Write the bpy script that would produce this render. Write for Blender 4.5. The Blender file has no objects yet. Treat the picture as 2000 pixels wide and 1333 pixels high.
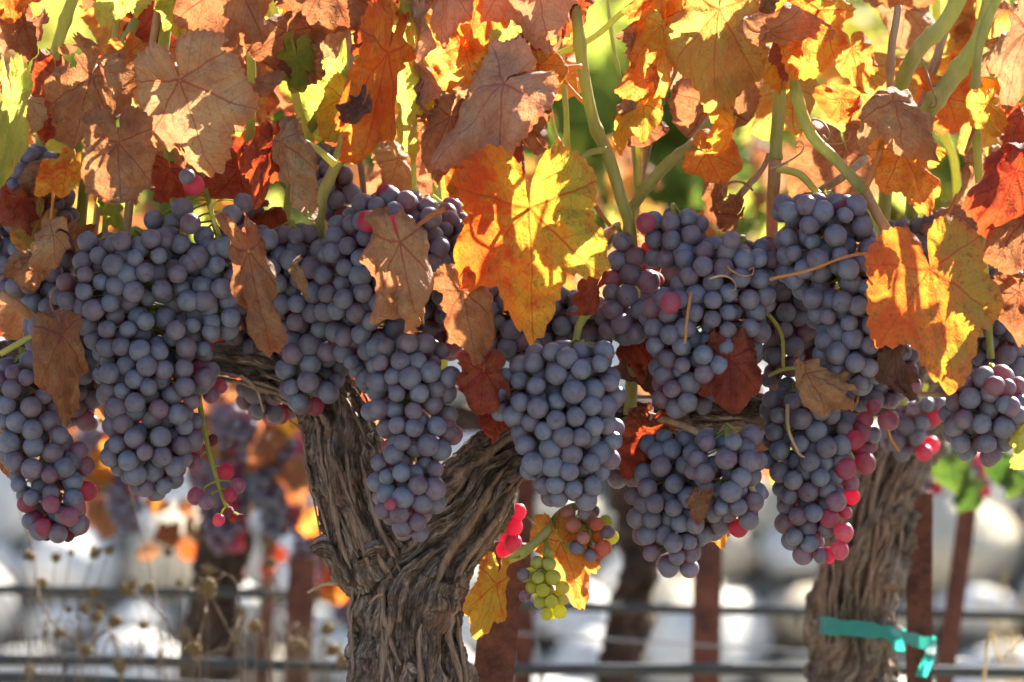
import bpy, math, random
import numpy as np
from mathutils import Vector, Matrix

R = math.radians
random.seed(7)
rng = np.random.default_rng(11)
scene = bpy.context.scene
COL = scene.collection

# ------------------------------------------------------------------ camera
D = 3.0            # metres from the lens to the row of grapes
S = 0.00034        # metres per photograph pixel at that distance
ZC = 0.80          # lens height
cam_d = bpy.data.cameras.new('camera')
cam = bpy.data.objects.new('camera', cam_d)
COL.objects.link(cam)
cam.location = (0, -D, ZC)
cam.rotation_euler = (R(90), 0, 0)
cam_d.sensor_width = 36.0
cam_d.lens = 36.0 * D / (2000 * S)
cam_d.clip_start = 0.05
cam_d.clip_end = 400
cam_d.dof.use_dof = True
cam_d.dof.focus_distance = D - 0.03
cam_d.dof.aperture_fstop = 6.4
cam_d.dof.aperture_blades = 7
scene.camera = cam

# ------------------------------------------------------------------ sky and sun
SUN_EL, SUN_AZ = 37.0, 30.0      # the sun stands behind the row, up and to the right
world = bpy.data.worlds.new('World')
scene.world = world
world.use_nodes = True
wn = world.node_tree
for n in list(wn.nodes):
    wn.nodes.remove(n)
sky = wn.nodes.new('ShaderNodeTexSky')
sky.sky_type = 'NISHITA'
sky.sun_disc = False
sky.sun_elevation = R(SUN_EL)
sky.sun_rotation = R(SUN_AZ)
sky.air_density = 1.0
sky.dust_density = 1.5
bg = wn.nodes.new('ShaderNodeBackground')
bg.inputs[1].default_value = 0.055
wo = wn.nodes.new('ShaderNodeOutputWorld')
wn.links.new(sky.outputs[0], bg.inputs[0])
wn.links.new(bg.outputs[0], wo.inputs[0])

sun_d = bpy.data.lights.new('sun', 'SUN')
sun_d.energy = 5.0
sun_d.angle = R(0.5)
sun_d.color = (1.0, 0.93, 0.80)
sun = bpy.data.objects.new('sun', sun_d)
COL.objects.link(sun)
sd = Vector((math.sin(R(SUN_AZ)) * math.cos(R(SUN_EL)), math.cos(R(SUN_AZ)) * math.cos(R(SUN_EL)), math.sin(R(SUN_EL))))
sun.rotation_euler = sd.to_track_quat('Z', 'Y').to_euler()
sun.location = sd * 20

vs = scene.view_settings
vs.view_transform = 'Standard'
vs.look = 'None'
vs.exposure = 2.4
vs.gamma = 1.0
vs.use_curve_mapping = False
scene.cycles.max_bounces = 5
scene.cycles.diffuse_bounces = 4
scene.cycles.glossy_bounces = 1
scene.cycles.transmission_bounces = 4
scene.cycles.caustics_reflective = False
scene.cycles.caustics_refractive = False
scene.cycles.sample_clamp_indirect = 6.0
scene.cycles.use_denoising = True
scene.cycles.use_adaptive_sampling = True
scene.cycles.adaptive_threshold = 0.03
scene.cycles.adaptive_min_samples = 12

# ------------------------------------------------------------------ helpers
def P(px, py, Y=0.0):
    k = S * (D + Y) / D
    return np.array(((px - 1000) * k, Y, ZC + (666.5 - py) * k))

def pxs(Y=0.0):
    return S * (D + Y) / D

def _hash(ix, iy, iz, seed):
    h = (ix * 374761393 + iy * 668265263 + iz * 2147483647 + seed * 974634721) & 0xFFFFFFFF
    h = ((h ^ (h >> 13)) * 1274126177) & 0xFFFFFFFF
    h = ((h ^ (h >> 16)) * 2246822519) & 0xFFFFFFFF
    h = h ^ (h >> 15)
    return (h & 0xFFFFFF) / float(0x1000000)

def vnoise(p, seed=0):
    p = np.asarray(p, float)
    i = np.floor(p).astype(np.int64)
    f = p - i
    f = f * f * (3 - 2 * f)
    x, y, z = i[:, 0], i[:, 1], i[:, 2]
    out = 0
    for dx in (0, 1):
        wx = f[:, 0] if dx else 1 - f[:, 0]
        for dy in (0, 1):
            wy = f[:, 1] if dy else 1 - f[:, 1]
            for dz in (0, 1):
                wz = f[:, 2] if dz else 1 - f[:, 2]
                out = out + wx * wy * wz * _hash(x + dx, y + dy, z + dz, seed)
    return out * 2 - 1

def fbm(p, seed=0, octv=3):
    p = np.asarray(p, float)
    a, s, t = 1.0, 0, 0
    for o in range(octv):
        s = s + a * vnoise(p * 2 ** o + 17.3 * o, seed + o)
        t += a
        a *= 0.5
    return s / t

def catmull(pts, n=8):
    pts = np.asarray(pts, float)
    ext = np.vstack((2 * pts[0] - pts[1], pts, 2 * pts[-1] - pts[-2]))
    out = []
    for i in range(1, len(ext) - 2):
        p0, p1, p2, p3 = ext[i - 1], ext[i], ext[i + 1], ext[i + 2]
        for t in np.arange(n) / n:
            out.append(0.5 * (2 * p1 + (p2 - p0) * t + (2 * p0 - 5 * p1 + 4 * p2 - p3) * t * t + (3 * p1 - p0 - 3 * p2 + p3) * t ** 3))
    out.append(ext[-2])
    return np.array(out)

def tube_arrays(pts, rad, seg=8, cap=True):
    pts = np.asarray(pts, float)
    n = len(pts)
    rad = np.broadcast_to(np.asarray(rad, float), (n,))
    tan = np.gradient(pts, axis=0)
    tan /= np.linalg.norm(tan, axis=1, keepdims=True) + 1e-12
    u = np.cross(tan[0], (0.31, 0.9, 0.2))
    if np.linalg.norm(u) < 1e-4:
        u = np.cross(tan[0], (1, 0, 0))
    u /= np.linalg.norm(u)
    ang = np.arange(seg) / seg * 2 * math.pi
    V = []
    for i in range(n):
        u = u - tan[i] * np.dot(u, tan[i])
        u /= np.linalg.norm(u) + 1e-12
        w = np.cross(tan[i], u)
        V.append(pts[i] + rad[i] * (np.cos(ang)[:, None] * u + np.sin(ang)[:, None] * w))
    V = np.vstack(V)
    F = []
    for i in range(n - 1):
        for j in range(seg):
            k = (j + 1) % seg
            F.append((i * seg + j, i * seg + k, (i + 1) * seg + k, (i + 1) * seg + j))
    if cap:
        F.append(tuple(range(seg - 1, -1, -1)))
        F.append(tuple((n - 1) * seg + j for j in range(seg)))
    return V, F

class MB:
    """collects vertices and faces of one mesh"""
    def __init__(self):
        self.v, self.f, self.n = [], [], 0
    def add(self, V, F):
        self.v.append(np.asarray(V, float))
        self.f += [tuple(i + self.n for i in f) for f in F]
        self.n += len(V)
        return self
    def tube(self, pts, rad, seg=8, cap=True):
        return self.add(*tube_arrays(pts, rad, seg, cap))
    def box(self, c, s, rot=None):
        V = np.array([(x, y, z) for x in (-.5, .5) for y in (-.5, .5) for z in (-.5, .5)]) * np.array(s)
        if rot is not None:
            V = V @ np.array(rot).T
        return self.add(V + np.array(c), [(0, 1, 3, 2), (4, 6, 7, 5), (0, 4, 5, 1), (2, 3, 7, 6), (0, 2, 6, 4), (1, 5, 7, 3)])
    def mesh(self, name, mat, smooth=True):
        me = bpy.data.meshes.new(name)
        me.from_pydata(np.vstack(self.v).tolist(), [], self.f)
        if smooth:
            me.polygons.foreach_set('use_smooth', [True] * len(me.polygons))
        me.materials.append(mat)
        me.update()
        return me

def obj(name, data, parent=None, loc=None, kind=None):
    o = bpy.data.objects.new(name, data)
    COL.objects.link(o)
    if parent is not None:
        o.parent = parent
    if loc is not None:
        o.location = loc
    if kind:
        o['kind'] = kind
    return o

def thing(name, label, cat, loc, group=None, data=None):
    o = obj(name, data, None, loc)
    o['label'], o['category'] = label, cat
    if group:
        o['group'] = group
    return o

def rel(pts, root):
    return np.asarray(pts, float) - np.array(root.location)

# ------------------------------------------------------------------ node helpers
class NT:
    def __init__(self, tree):
        self.t = tree
    def new(self, kind, **kw):
        n = self.t.nodes.new(kind)
        for k, v in kw.items():
            setattr(n, k, v)
        return n
    def link(self, a, b):
        self.t.links.new(a, b)
    def put(self, sock, v):
        if isinstance(v, bpy.types.NodeSocket):
            self.link(v, sock)
        elif v is not None:
            sock.default_value = v
    def m(self, op, a, b=None, c=None, clamp=False):
        n = self.new('ShaderNodeMath', operation=op, use_clamp=clamp)
        for i, v in enumerate((a, b, c)):
            if v is not None:
                self.put(n.inputs[i], v)
        return n.outputs[0]
    def vm(self, op, a, b=None, scale=None):
        n = self.new('ShaderNodeVectorMath', operation=op)
        self.put(n.inputs[0], a)
        if b is not None:
            self.put(n.inputs[1], b)
        if scale is not None:
            self.put(n.inputs['Scale'], scale)
        return n.outputs['Value'] if op in ('DOT_PRODUCT', 'LENGTH') else n.outputs[0]
    def mix(self, f, a, b, mode='MIX'):
        n = self.new('ShaderNodeMix', data_type='RGBA', blend_type=mode)
        self.put(n.inputs[0], f)
        for s, v in ((n.inputs[6], a), (n.inputs[7], b)):
            if isinstance(v, tuple) and len(v) == 3:
                v = (*v, 1)
            self.put(s, v)
        return n.outputs[2]
    def noise(self, vec, scale, detail=3, rough=0.55, dist=0.0):
        n = self.new('ShaderNodeTexNoise')
        if vec is not None:
            self.link(vec, n.inputs['Vector'])
        n.inputs['Scale'].default_value = scale
        n.inputs['Detail'].default_value = detail
        n.inputs['Roughness'].default_value = rough
        n.inputs['Distortion'].default_value = dist
        return n.outputs[0]
    def ramp(self, f, stops, interp='LINEAR'):
        n = self.new('ShaderNodeValToRGB')
        n.color_ramp.interpolation = interp
        e = n.color_ramp.elements
        while len(e) < len(stops):
            e.new(0.5)
        for el, (p, c) in zip(e, stops):
            el.position = p
            el.color = (*c, 1) if len(c) == 3 else c
        self.link(f, n.inputs[0])
        return n.outputs[0]
    def smooth(self, v, lo, hi, a=0.0, b=1.0):
        n = self.new('ShaderNodeMapRange', interpolation_type='SMOOTHSTEP')
        self.put(n.inputs[0], v)
        for i, x in enumerate((lo, hi, a, b)):
            self.put(n.inputs[i + 1], x)
        return n.outputs[0]
    def bump(self, h, strength=0.3, dist=0.001, normal=None):
        n = self.new('ShaderNodeBump')
        n.inputs['Strength'].default_value = strength
        n.inputs['Distance'].default_value = dist
        self.link(h, n.inputs['Height'])
        if normal is not None:
            self.link(normal, n.inputs['Normal'])
        return n.outputs[0]

def material(name):
    m = bpy.data.materials.new(name)
    m.use_nodes = True
    t = m.node_tree
    for n in list(t.nodes):
        t.nodes.remove(n)
    N = NT(t)
    out = N.new('ShaderNodeOutputMaterial')
    return m, N, out

def principled(N, color, rough=0.6, spec=0.3, normal=None):
    b = N.new('ShaderNodeBsdfPrincipled')
    if isinstance(color, tuple):
        color = (*color, 1)
    N.put(b.inputs['Base Color'], color)
    N.put(b.inputs['Roughness'], rough)
    b.inputs['Specular IOR Level'].default_value = spec
    if normal is not None:
        N.link(normal, b.inputs['Normal'])
    return b

def simple(name, c1, c2, scale=40, rough=0.7, spec=0.25, bump=0.3, bdist=0.001, stretch=None, trans=None, tfac=0.3):
    m, N, out = material(name)
    tc = N.new('ShaderNodeTexCoord')
    oi = N.new('ShaderNodeObjectInfo')
    vec = N.vm('ADD', tc.outputs['Object'], N.vm('SCALE', (3.7, 9.1, 5.3), scale=oi.outputs['Random']))
    if stretch:
        vec = N.vm('MULTIPLY', vec, stretch)
    n1 = N.noise(vec, scale, 5, 0.6)
    n2 = N.noise(vec, scale * 4, 4, 0.6)
    f = N.m('ADD', N.m('MULTIPLY', n1, 0.7), N.m('MULTIPLY', n2, 0.3))
    c = N.ramp(f, [(0.32, c1), (0.68, c2)])
    nb = N.bump(N.m('ADD', n1, n2), bump, bdist)
    b = principled(N, c, rough, spec, nb)
    if trans:
        tr = N.new('ShaderNodeBsdfTranslucent')
        N.put(tr.inputs[0], (*trans, 1))
        mx = N.new('ShaderNodeMixShader')
        mx.inputs[0].default_value = tfac
        N.link(b.outputs[0], mx.inputs[1]); N.link(tr.outputs[0], mx.inputs[2])
        N.link(mx.outputs[0], out.inputs[0])
    else:
        N.link(b.outputs[0], out.inputs[0])
    return m

# ------------------------------------------------------------------ grape material
def grape_mat(name, skin, bloom, bloom2, lo, hi, trans, tfac, rough=0.5):
    m, N, out = material(name)
    tc = N.new('ShaderNodeTexCoord')
    oi = N.new('ShaderNodeObjectInfo')
    rnd = oi.outputs['Random']
    vec = N.vm('ADD', tc.outputs['Object'], N.vm('SCALE', (31.0, 57.0, 43.0), scale=rnd))
    n1 = N.noise(vec, 1.1, 4, 0.6, 0.4)
    n2 = N.noise(vec, 9.0, 3, 0.6)
    f = N.smooth(N.m('ADD', N.m('MULTIPLY', n1, 0.7), N.m('MULTIPLY', n2, 0.3)), 0.36, 0.56, lo, hi)
    r2 = N.m('FRACT', N.m('MULTIPLY', rnd, 17.31))
    r3 = N.m('FRACT', N.m('MULTIPLY', rnd, 71.7))
    bl = N.mix(N.smooth(r2, 0.55, 1.0), bloom, bloom2)
    bl = N.mix(N.m('MULTIPLY', N.smooth(n1, 0.45, 0.7), 0.3), bl, bloom2)
    # each berry a little lighter or darker than the next
    bl = N.mix(N.m('MULTIPLY', r3, 0.16), bl, skin)
    c = N.mix(f, skin, bl)
    # scar at the blossom end, with a thin rubbed ring
    dirn = N.vm('NORMALIZE', tc.outputs['Object'])
    dz = N.vm('DOT_PRODUCT', dirn, (0, 0, -1))
    scar = N.smooth(dz, N.m('ADD', 0.986, N.m('MULTIPLY', r2, 0.012)), 0.999)
    c = N.mix(N.m('MULTIPLY', N.m('MULTIPLY', scar, 0.7), N.smooth(r3, 0.45, 0.95)), c, (0.03, 0.018, 0.014))
    b = principled(N, c, rough, 0.35, N.bump(n2, 0.12, 0.05))
    tr = N.new('ShaderNodeBsdfTranslucent')
    N.put(tr.inputs[0], (*trans, 1))
    mx = N.new('ShaderNodeMixShader')
    N.link(N.m('MULTIPLY', N.m('ADD', 0.6, N.m('MULTIPLY', r3, 0.75)), tfac), mx.inputs[0])
    N.link(b.outputs[0], mx.inputs[1]); N.link(tr.outputs[0], mx.inputs[2])
    N.link(mx.outputs[0], out.inputs[0])
    return m

M = {}
M['grape_blue'] = grape_mat('grape_skin_blue', (0.024, 0.022, 0.038), (0.160, 0.190, 0.258), (0.172, 0.178, 0.232), 0.62, 1.0, (0.90, 0.03, 0.06), 0.18, 0.42)
M['grape_purple'] = grape_mat('grape_skin_purple', (0.034, 0.020, 0.036), (0.168, 0.178, 0.232), (0.188, 0.160, 0.205), 0.56, 1.0, (0.92, 0.04, 0.08), 0.22, 0.42)
M['grape_rose'] = grape_mat('grape_skin_rose', (0.070, 0.016, 0.038), (0.215, 0.180, 0.250), (0.235, 0.150, 0.215), 0.45, 0.95, (0.95, 0.06, 0.16), 0.40, 0.40)
M['grape_red'] = grape_mat('grape_skin_red', (0.12, 0.014, 0.040), (0.24, 0.17, 0.25), (0.27, 0.13, 0.20), 0.35, 0.85, (1.0, 0.09, 0.22), 0.52, 0.38)
M['grape_green'] = grape_mat('grape_skin_green', (0.30, 0.33, 0.05), (0.40, 0.42, 0.14), (0.42, 0.36, 0.12), 0.3, 0.9, (0.90, 0.88, 0.12), 0.5, 0.4)
M['grape_blush'] = grape_mat('grape_skin_blush', (0.30, 0.10, 0.05), (0.36, 0.20, 0.20), (0.38, 0.30, 0.10), 0.3, 0.8, (1.0, 0.35, 0.12), 0.5, 0.4)
M['rachis'] = simple('green_stalk', (0.20, 0.22, 0.05), (0.34, 0.32, 0.09), 300, 0.6, 0.3, 0.2, 0.0005, trans=(0.8, 0.8, 0.12), tfac=0.35)
M['rachis_dry'] = simple('dry_stalk', (0.10, 0.05, 0.02), (0.26, 0.16, 0.07), 300, 0.8, 0.2, 0.3, 0.0005)
M['shriv'] = simple('dried_berry_skin', (0.05, 0.012, 0.018), (0.20, 0.08, 0.09), 2.5, 0.6, 0.3, 0.5, 0.2, trans=(0.9, 0.1, 0.08), tfac=0.25)

# ------------------------------------------------------------------ leaf materials
def vein_group():
    g = bpy.data.node_groups.new('leaf_veins', 'ShaderNodeTree')
    g.interface.new_socket('UV', in_out='INPUT', socket_type='NodeSocketVector')
    g.interface.new_socket('Main', in_out='OUTPUT', socket_type='NodeSocketFloat')
    g.interface.new_socket('Fine', in_out='OUTPUT', socket_type='NodeSocketFloat')
    N = NT(g)
    gi = g.nodes.new('NodeGroupInput'); go = g.nodes.new('NodeGroupOutput')
    uv = gi.outputs[0]
    nz = N.new('ShaderNodeTexNoise'); N.link(uv, nz.inputs['Vector']); nz.inputs['Scale'].default_value = 4.0
    w = N.vm('SCALE', N.vm('SUBTRACT', nz.outputs[1], (0.5, 0.5, 0.5)), scale=0.07)
    v = N.vm('ADD', uv, w)
    sx = N.new('ShaderNodeSeparateXYZ'); N.link(v, sx.inputs[0])
    x = N.m('ABSOLUTE', sx.outputs[0]); y = sx.outputs[1]
    ds, cs, als = [], [], []
    for a, freq in ((0, 7.0), (50, 7.5), (106, 8.0)):
        c, s = math.cos(R(a)), math.sin(R(a))
        al = N.m('ADD', N.m('MULTIPLY', x, s), N.m('MULTIPLY', y, c))
        pe = N.m('ABSOLUTE', N.m('SUBTRACT', N.m('MULTIPLY', x, c), N.m('MULTIPLY', y, s)))
        neg = N.m('MULTIPLY', N.m('LESS_THAN', al, 0.0), 5.0)
        ds.append(N.m('ADD', pe, neg)); als.append(al)
        q = N.m('MULTIPLY', N.m('SUBTRACT', al, N.m('MULTIPLY', pe, 0.95)), freq)
        cs.append(N.m('DIVIDE', N.m('ABSOLUTE', N.m('SUBTRACT', N.m('FRACT', N.m('ADD', q, 10.0)), 0.5)), freq))
    d = N.m('MINIMUM', ds[0], N.m('MINIMUM', ds[1], ds[2]))
    w0 = N.m('LESS_THAN', N.m('SUBTRACT', ds[0], d), 1e-5)
    w1 = N.m('MULTIPLY', N.m('SUBTRACT', 1.0, w0), N.m('LESS_THAN', N.m('SUBTRACT', ds[1], d), 1e-5))
    w2 = N.m('SUBTRACT', N.m('SUBTRACT', 1.0, w0), w1)
    def sel(L):
        return N.m('ADD', N.m('MULTIPLY', L[0], w0), N.m('ADD', N.m('MULTIPLY', L[1], w1), N.m('MULTIPLY', L[2], w2)))
    al = sel(als); sec = sel(cs)
    wid = N.m('SUBTRACT', 0.0145, N.m('MULTIPLY', al, 0.010))
    main = N.smooth(N.m('DIVIDE', d, wid), 0.45, 1.0, 1.0, 0.0)
    secm = N.smooth(sec, 0.002, 0.008, 1.0, 0.0)
    vo = N.new('ShaderNodeTexVoronoi', feature='DISTANCE_TO_EDGE')
    N.link(v, vo.inputs['Vector']); vo.inputs['Scale'].default_value = 13.0
    net = N.smooth(vo.outputs[0], 0.01, 0.07, 1.0, 0.0)
    fine = N.m('MAXIMUM', secm, N.m('MULTIPLY', net, 0.45))
    N.link(main, go.inputs[0]); N.link(fine, go.inputs[1])
    return g
VG = vein_group()

def leaf_mat(name, cols, tcols, vein, tvein, edge, tedge, tfac=0.45, spot=(0.10, 0.045, 0.02), spots=0.4, veinf=0.7, edgef=0.6, rough=0.65, zone=0.0):
    """cols / tcols: three colours of the blade by reflected and by transmitted light"""
    m, N, out = material(name)
    uv = N.new('ShaderNodeUVMap', uv_map='leaf')
    uv2 = N.new('ShaderNodeUVMap', uv_map='rim')
    oi = N.new('ShaderNodeObjectInfo')
    rnd = oi.outputs['Random']
    off = N.vm('SCALE', (41.0, 67.0, 29.0), scale=rnd)
    p = N.vm('ADD', uv.outputs[0], off)
    vg = N.new('ShaderNodeGroup'); vg.node_tree = VG
    N.link(uv.outputs[0], vg.inputs[0])
    n1 = N.noise(p, 1.5, 4, 0.6, 0.6)
    n2 = N.noise(p, 7.0, 5, 0.65)
    n3 = N.noise(p, 26.0, 4, 0.7)
    f = N.m('ADD', N.m('MULTIPLY', n1, 0.50), N.m('ADD', N.m('MULTIPLY', n2, 0.32), N.m('MULTIPLY', n3, 0.18)))
    f = N.m('ADD', f, N.m('MULTIPLY', N.m('SUBTRACT', rnd, 0.5), 0.10))
    if zone:      # one flank of the blade has turned further than the other
        xu = N.new('ShaderNodeSeparateXYZ'); N.link(uv.outputs[0], xu.inputs[0])
        f = N.m('SUBTRACT', f, N.m('MULTIPLY', xu.outputs[0], zone))
    st = lambda C: [(0.38, C[0]), (0.50, C[1]), (0.61, C[2])]
    c, tcol = N.ramp(f, st(cols)), N.ramp(f, st(tcols))
    rim = N.new('ShaderNodeSeparateXYZ'); N.link(uv2.outputs[0], rim.inputs[0])
    e = N.smooth(N.m('ADD', rim.outputs[0], N.m('MULTIPLY', N.m('SUBTRACT', n2, 0.5), 0.7)), 0.72, 1.05)
    e = N.m('MULTIPLY', e, edgef)
    c, tcol = N.mix(e, c, edge), N.mix(e, tcol, tedge)
    sp = N.m('MULTIPLY', N.smooth(N.m('ADD', N.m('MULTIPLY', n3, 0.55), N.m('MULTIPLY', n2, 0.45)), 0.53, 0.62), spots)
    c, tcol = N.mix(sp, c, spot), N.mix(sp, tcol, spot)
    vm_ = N.m('MULTIPLY', N.m('MAXIMUM', vg.outputs[0], N.m('MULTIPLY', vg.outputs[1], 0.58)), veinf)
    c, tcol = N.mix(vm_, c, vein), N.mix(vm_, tcol, tvein)
    nb = N.bump(N.noise(p, 13.0, 4, 0.7), 1.0, 0.0032)
    b = principled(N, c, rough, 0.28, nb)
    tr = N.new('ShaderNodeBsdfTranslucent')
    N.link(tcol, tr.inputs[0]); N.link(nb, tr.inputs[1])
    mx = N.new('ShaderNodeMixShader')
    mx.inputs[0].default_value = tfac
    N.link(b.outputs[0], mx.inputs[1]); N.link(tr.outputs[0], mx.inputs[2])
    N.link(mx.outputs[0], out.inputs[0])
    return m

M['tan'] = leaf_mat('leaf_dry_tan', [(0.27, 0.135, 0.062), (0.42, 0.265, 0.135), (0.50, 0.36, 0.19)], [(0.46, 0.18, 0.08), (0.58, 0.30, 0.14), (0.62, 0.40, 0.18)],
                    (0.30, 0.06, 0.035), (0.35, 0.05, 0.02), (0.36, 0.17, 0.09), (0.8, 0.26, 0.07), 0.37, spots=0.4)
M['brown'] = leaf_mat('leaf_dry_brown', [(0.16, 0.066, 0.032), (0.29, 0.150, 0.070), (0.41, 0.250, 0.125)], [(0.48, 0.13, 0.05), (0.54, 0.21, 0.08), (0.60, 0.29, 0.12)],
                      (0.20, 0.05, 0.03), (0.25, 0.04, 0.02), (0.27, 0.11, 0.06), (0.8, 0.22, 0.05), 0.36, spots=0.5)
M['rust'] = leaf_mat('leaf_rust_red', [(0.15, 0.030, 0.022), (0.24, 0.065, 0.035), (0.32, 0.12, 0.06)], [(0.60, 0.05, 0.02), (0.80, 0.13, 0.03), (0.85, 0.26, 0.05)],
                     (0.16, 0.02, 0.015), (0.30, 0.02, 0.01), (0.30, 0.09, 0.05), (0.8, 0.12, 0.03), 0.34, spots=0.5)
M['pink'] = leaf_mat('leaf_pale_pinkish', [(0.33, 0.17, 0.10), (0.46, 0.295, 0.185), (0.54, 0.39, 0.26)], [(0.62, 0.20, 0.09), (0.75, 0.32, 0.14), (0.80, 0.40, 0.16)],
                     (0.36, 0.10, 0.08), (0.40, 0.06, 0.03), (0.48, 0.22, 0.15), (0.8, 0.22, 0.06), 0.36, spots=0.35)
M['orange'] = leaf_mat('leaf_orange', [(0.40, 0.085, 0.02), (0.52, 0.20, 0.03), (0.55, 0.32, 0.05)], [(0.92, 0.17, 0.03), (0.95, 0.36, 0.06), (0.95, 0.58, 0.14)],
                       (0.34, 0.06, 0.02), (0.65, 0.06, 0.01), (0.42, 0.14, 0.04), (1.0, 0.24, 0.02), 0.52, spots=0.45)
M['yellow'] = leaf_mat('leaf_yellow_red', [(0.50, 0.09, 0.015), (0.56, 0.32, 0.03), (0.50, 0.42, 0.05)], [(0.95, 0.15, 0.03), (0.95, 0.50, 0.07), (0.92, 0.72, 0.16)],
                       (0.40, 0.09, 0.02), (0.75, 0.10, 0.01), (0.50, 0.20, 0.04), (1.0, 0.42, 0.02), 0.55, spots=0.35, veinf=0.75)
M['green'] = leaf_mat('leaf_yellow_green', [(0.16, 0.20, 0.03), (0.28, 0.29, 0.05), (0.42, 0.34, 0.06)], [(0.42, 0.56, 0.08), (0.62, 0.70, 0.14), (0.85, 0.72, 0.20)],
                      (0.32, 0.30, 0.09), (0.70, 0.72, 0.12), (0.36, 0.22, 0.06), (0.9, 0.55, 0.05), 0.50, spots=0.3, veinf=0.5)
M['olive'] = leaf_mat('leaf_olive_orange', [(0.34, 0.105, 0.035), (0.36, 0.20, 0.06), (0.30, 0.24, 0.06)], [(0.90, 0.24, 0.04), (0.90, 0.46, 0.09), (0.80, 0.62, 0.14)],
                      (0.34, 0.07, 0.04), (0.65, 0.10, 0.02), (0.36, 0.18, 0.05), (1.0, 0.38, 0.03), 0.48, spots=0.25)
M['hero'] = leaf_mat('leaf_yellow_red_turning', [(0.50, 0.09, 0.015), (0.56, 0.32, 0.03), (0.30, 0.30, 0.05)], [(1.0, 0.13, 0.02), (1.0, 0.50, 0.05), (0.66, 0.68, 0.08)],
                       (0.40, 0.09, 0.02), (0.75, 0.10, 0.01), (0.50, 0.16, 0.04), (1.0, 0.32, 0.02), 0.55, spots=0.45, veinf=0.8, zone=0.34)
M['hero2'] = leaf_mat('leaf_olive_orange_turning', [(0.34, 0.105, 0.035), (0.36, 0.20, 0.06), (0.26, 0.24, 0.06)], [(0.90, 0.14, 0.02), (0.95, 0.32, 0.03), (0.75, 0.56, 0.05)],
                      (0.34, 0.07, 0.04), (0.65, 0.10, 0.02), (0.36, 0.13, 0.05), (1.0, 0.30, 0.03), 0.46, spots=0.45, zone=0.16)
M['deepgreen'] = leaf_mat('leaf_deep_green', [(0.05, 0.085, 0.02), (0.08, 0.13, 0.03), (0.13, 0.17, 0.04)], [(0.10, 0.24, 0.03), (0.16, 0.34, 0.04), (0.30, 0.42, 0.06)],
                      (0.14, 0.18, 0.06), (0.25, 0.40, 0.08), (0.14, 0.12, 0.04), (0.5, 0.4, 0.05), 0.22, spots=0.2, veinf=0.5)
M['grey'] = leaf_mat('leaf_withered_grey', [(0.085, 0.045, 0.035), (0.16, 0.095, 0.07), (0.24, 0.15, 0.11)], [(0.25, 0.06, 0.03), (0.35, 0.12, 0.05), (0.4, 0.16, 0.08)],
                     (0.05, 0.025, 0.02), (0.1, 0.03, 0.02), (0.14, 0.08, 0.06), (0.4, 0.10, 0.05), 0.2, spots=0.5)

# canes and stalks
M['cane_green'] = simple('cane_green', (0.17, 0.22, 0.04), (0.46, 0.40, 0.17), 55, 0.5, 0.35, 0.5, 0.0012, (1, 1, 0.22), trans=(0.75, 0.78, 0.16), tfac=0.22)
M['cane_tan'] = simple('cane_tan', (0.20, 0.11, 0.06), (0.47, 0.33, 0.20), 60, 0.6, 0.3, 0.3, 0.0006, (1, 1, 0.2))
M['cane_red'] = simple('cane_reddish', (0.27, 0.085, 0.06), (0.50, 0.34, 0.15), 45, 0.5, 0.35, 0.25, 0.0006, (1, 1, 0.3), trans=(0.8, 0.3, 0.1), tfac=0.2)
M['pet_orange'] = simple('stalk_orange', (0.42, 0.17, 0.05), (0.52, 0.27, 0.09), 200, 0.5, 0.3, 0.2, 0.0005, trans=(0.95, 0.45, 0.08), tfac=0.3)
M['pet_yellow'] = simple('stalk_yellow_green', (0.40, 0.40, 0.10), (0.50, 0.48, 0.15), 200, 0.5, 0.3, 0.2, 0.0005, trans=(0.9, 0.85, 0.15), tfac=0.3)

# bark: grain runs along the trunk through the 'bark' coordinates
def bark_mat(name, c0, c1, c2, red=(0.24, 0.10, 0.06)):
    m, N, out = material(name)
    uv = N.new('ShaderNodeUVMap', uv_map='bark')
    tc = N.new('ShaderNodeTexCoord')
    v = N.vm('MULTIPLY', uv.outputs[0], (1.0, 0.14, 1.0))
    n1 = N.noise(v, 260, 5, 0.65, 0.5)
    n2 = N.noise(v, 800, 4, 0.6, 0.2)
    n3 = N.noise(tc.outputs['Object'], 28, 4, 0.6)
    f = N.m('ADD', N.m('MULTIPLY', n1, 0.6), N.m('MULTIPLY', n2, 0.4))
    c = N.ramp(f, [(0.39, c0), (0.5, c1), (0.61, c2)])
    c = N.mix(N.smooth(n3, 0.5, 0.72, 0.0, 0.55), c, red)
    n4 = N.noise(tc.outputs['Object'], 75, 4, 0.65)
    c = N.mix(N.smooth(n4, 0.48, 0.7, 0.0, 0.65), c, c0)
    c = N.mix(N.smooth(n4, 0.30, 0.42, 0.5, 0.0), c, c2)
    nb = N.bump(N.m('ADD', N.m('MULTIPLY', n1, 1.0), N.m('MULTIPLY', n2, 0.5)), 1.0, 0.0045)
    b = principled(N, c, 0.85, 0.15, nb)
    N.link(b.outputs[0], out.inputs[0])
    return m
M['bark'] = bark_mat('vine_bark', (0.042, 0.030, 0.024), (0.165, 0.122, 0.096), (0.40, 0.33, 0.27), (0.20, 0.09, 0.055))
M['bark_pale'] = bark_mat('vine_bark_pale', (0.055, 0.040, 0.032), (0.20, 0.15, 0.115), (0.40, 0.33, 0.27), (0.22, 0.14, 0.09))
M['bark_dark'] = bark_mat('vine_bark_dark', (0.03, 0.02, 0.016), (0.085, 0.058, 0.043), (0.17, 0.125, 0.095), (0.10, 0.05, 0.03))
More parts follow.
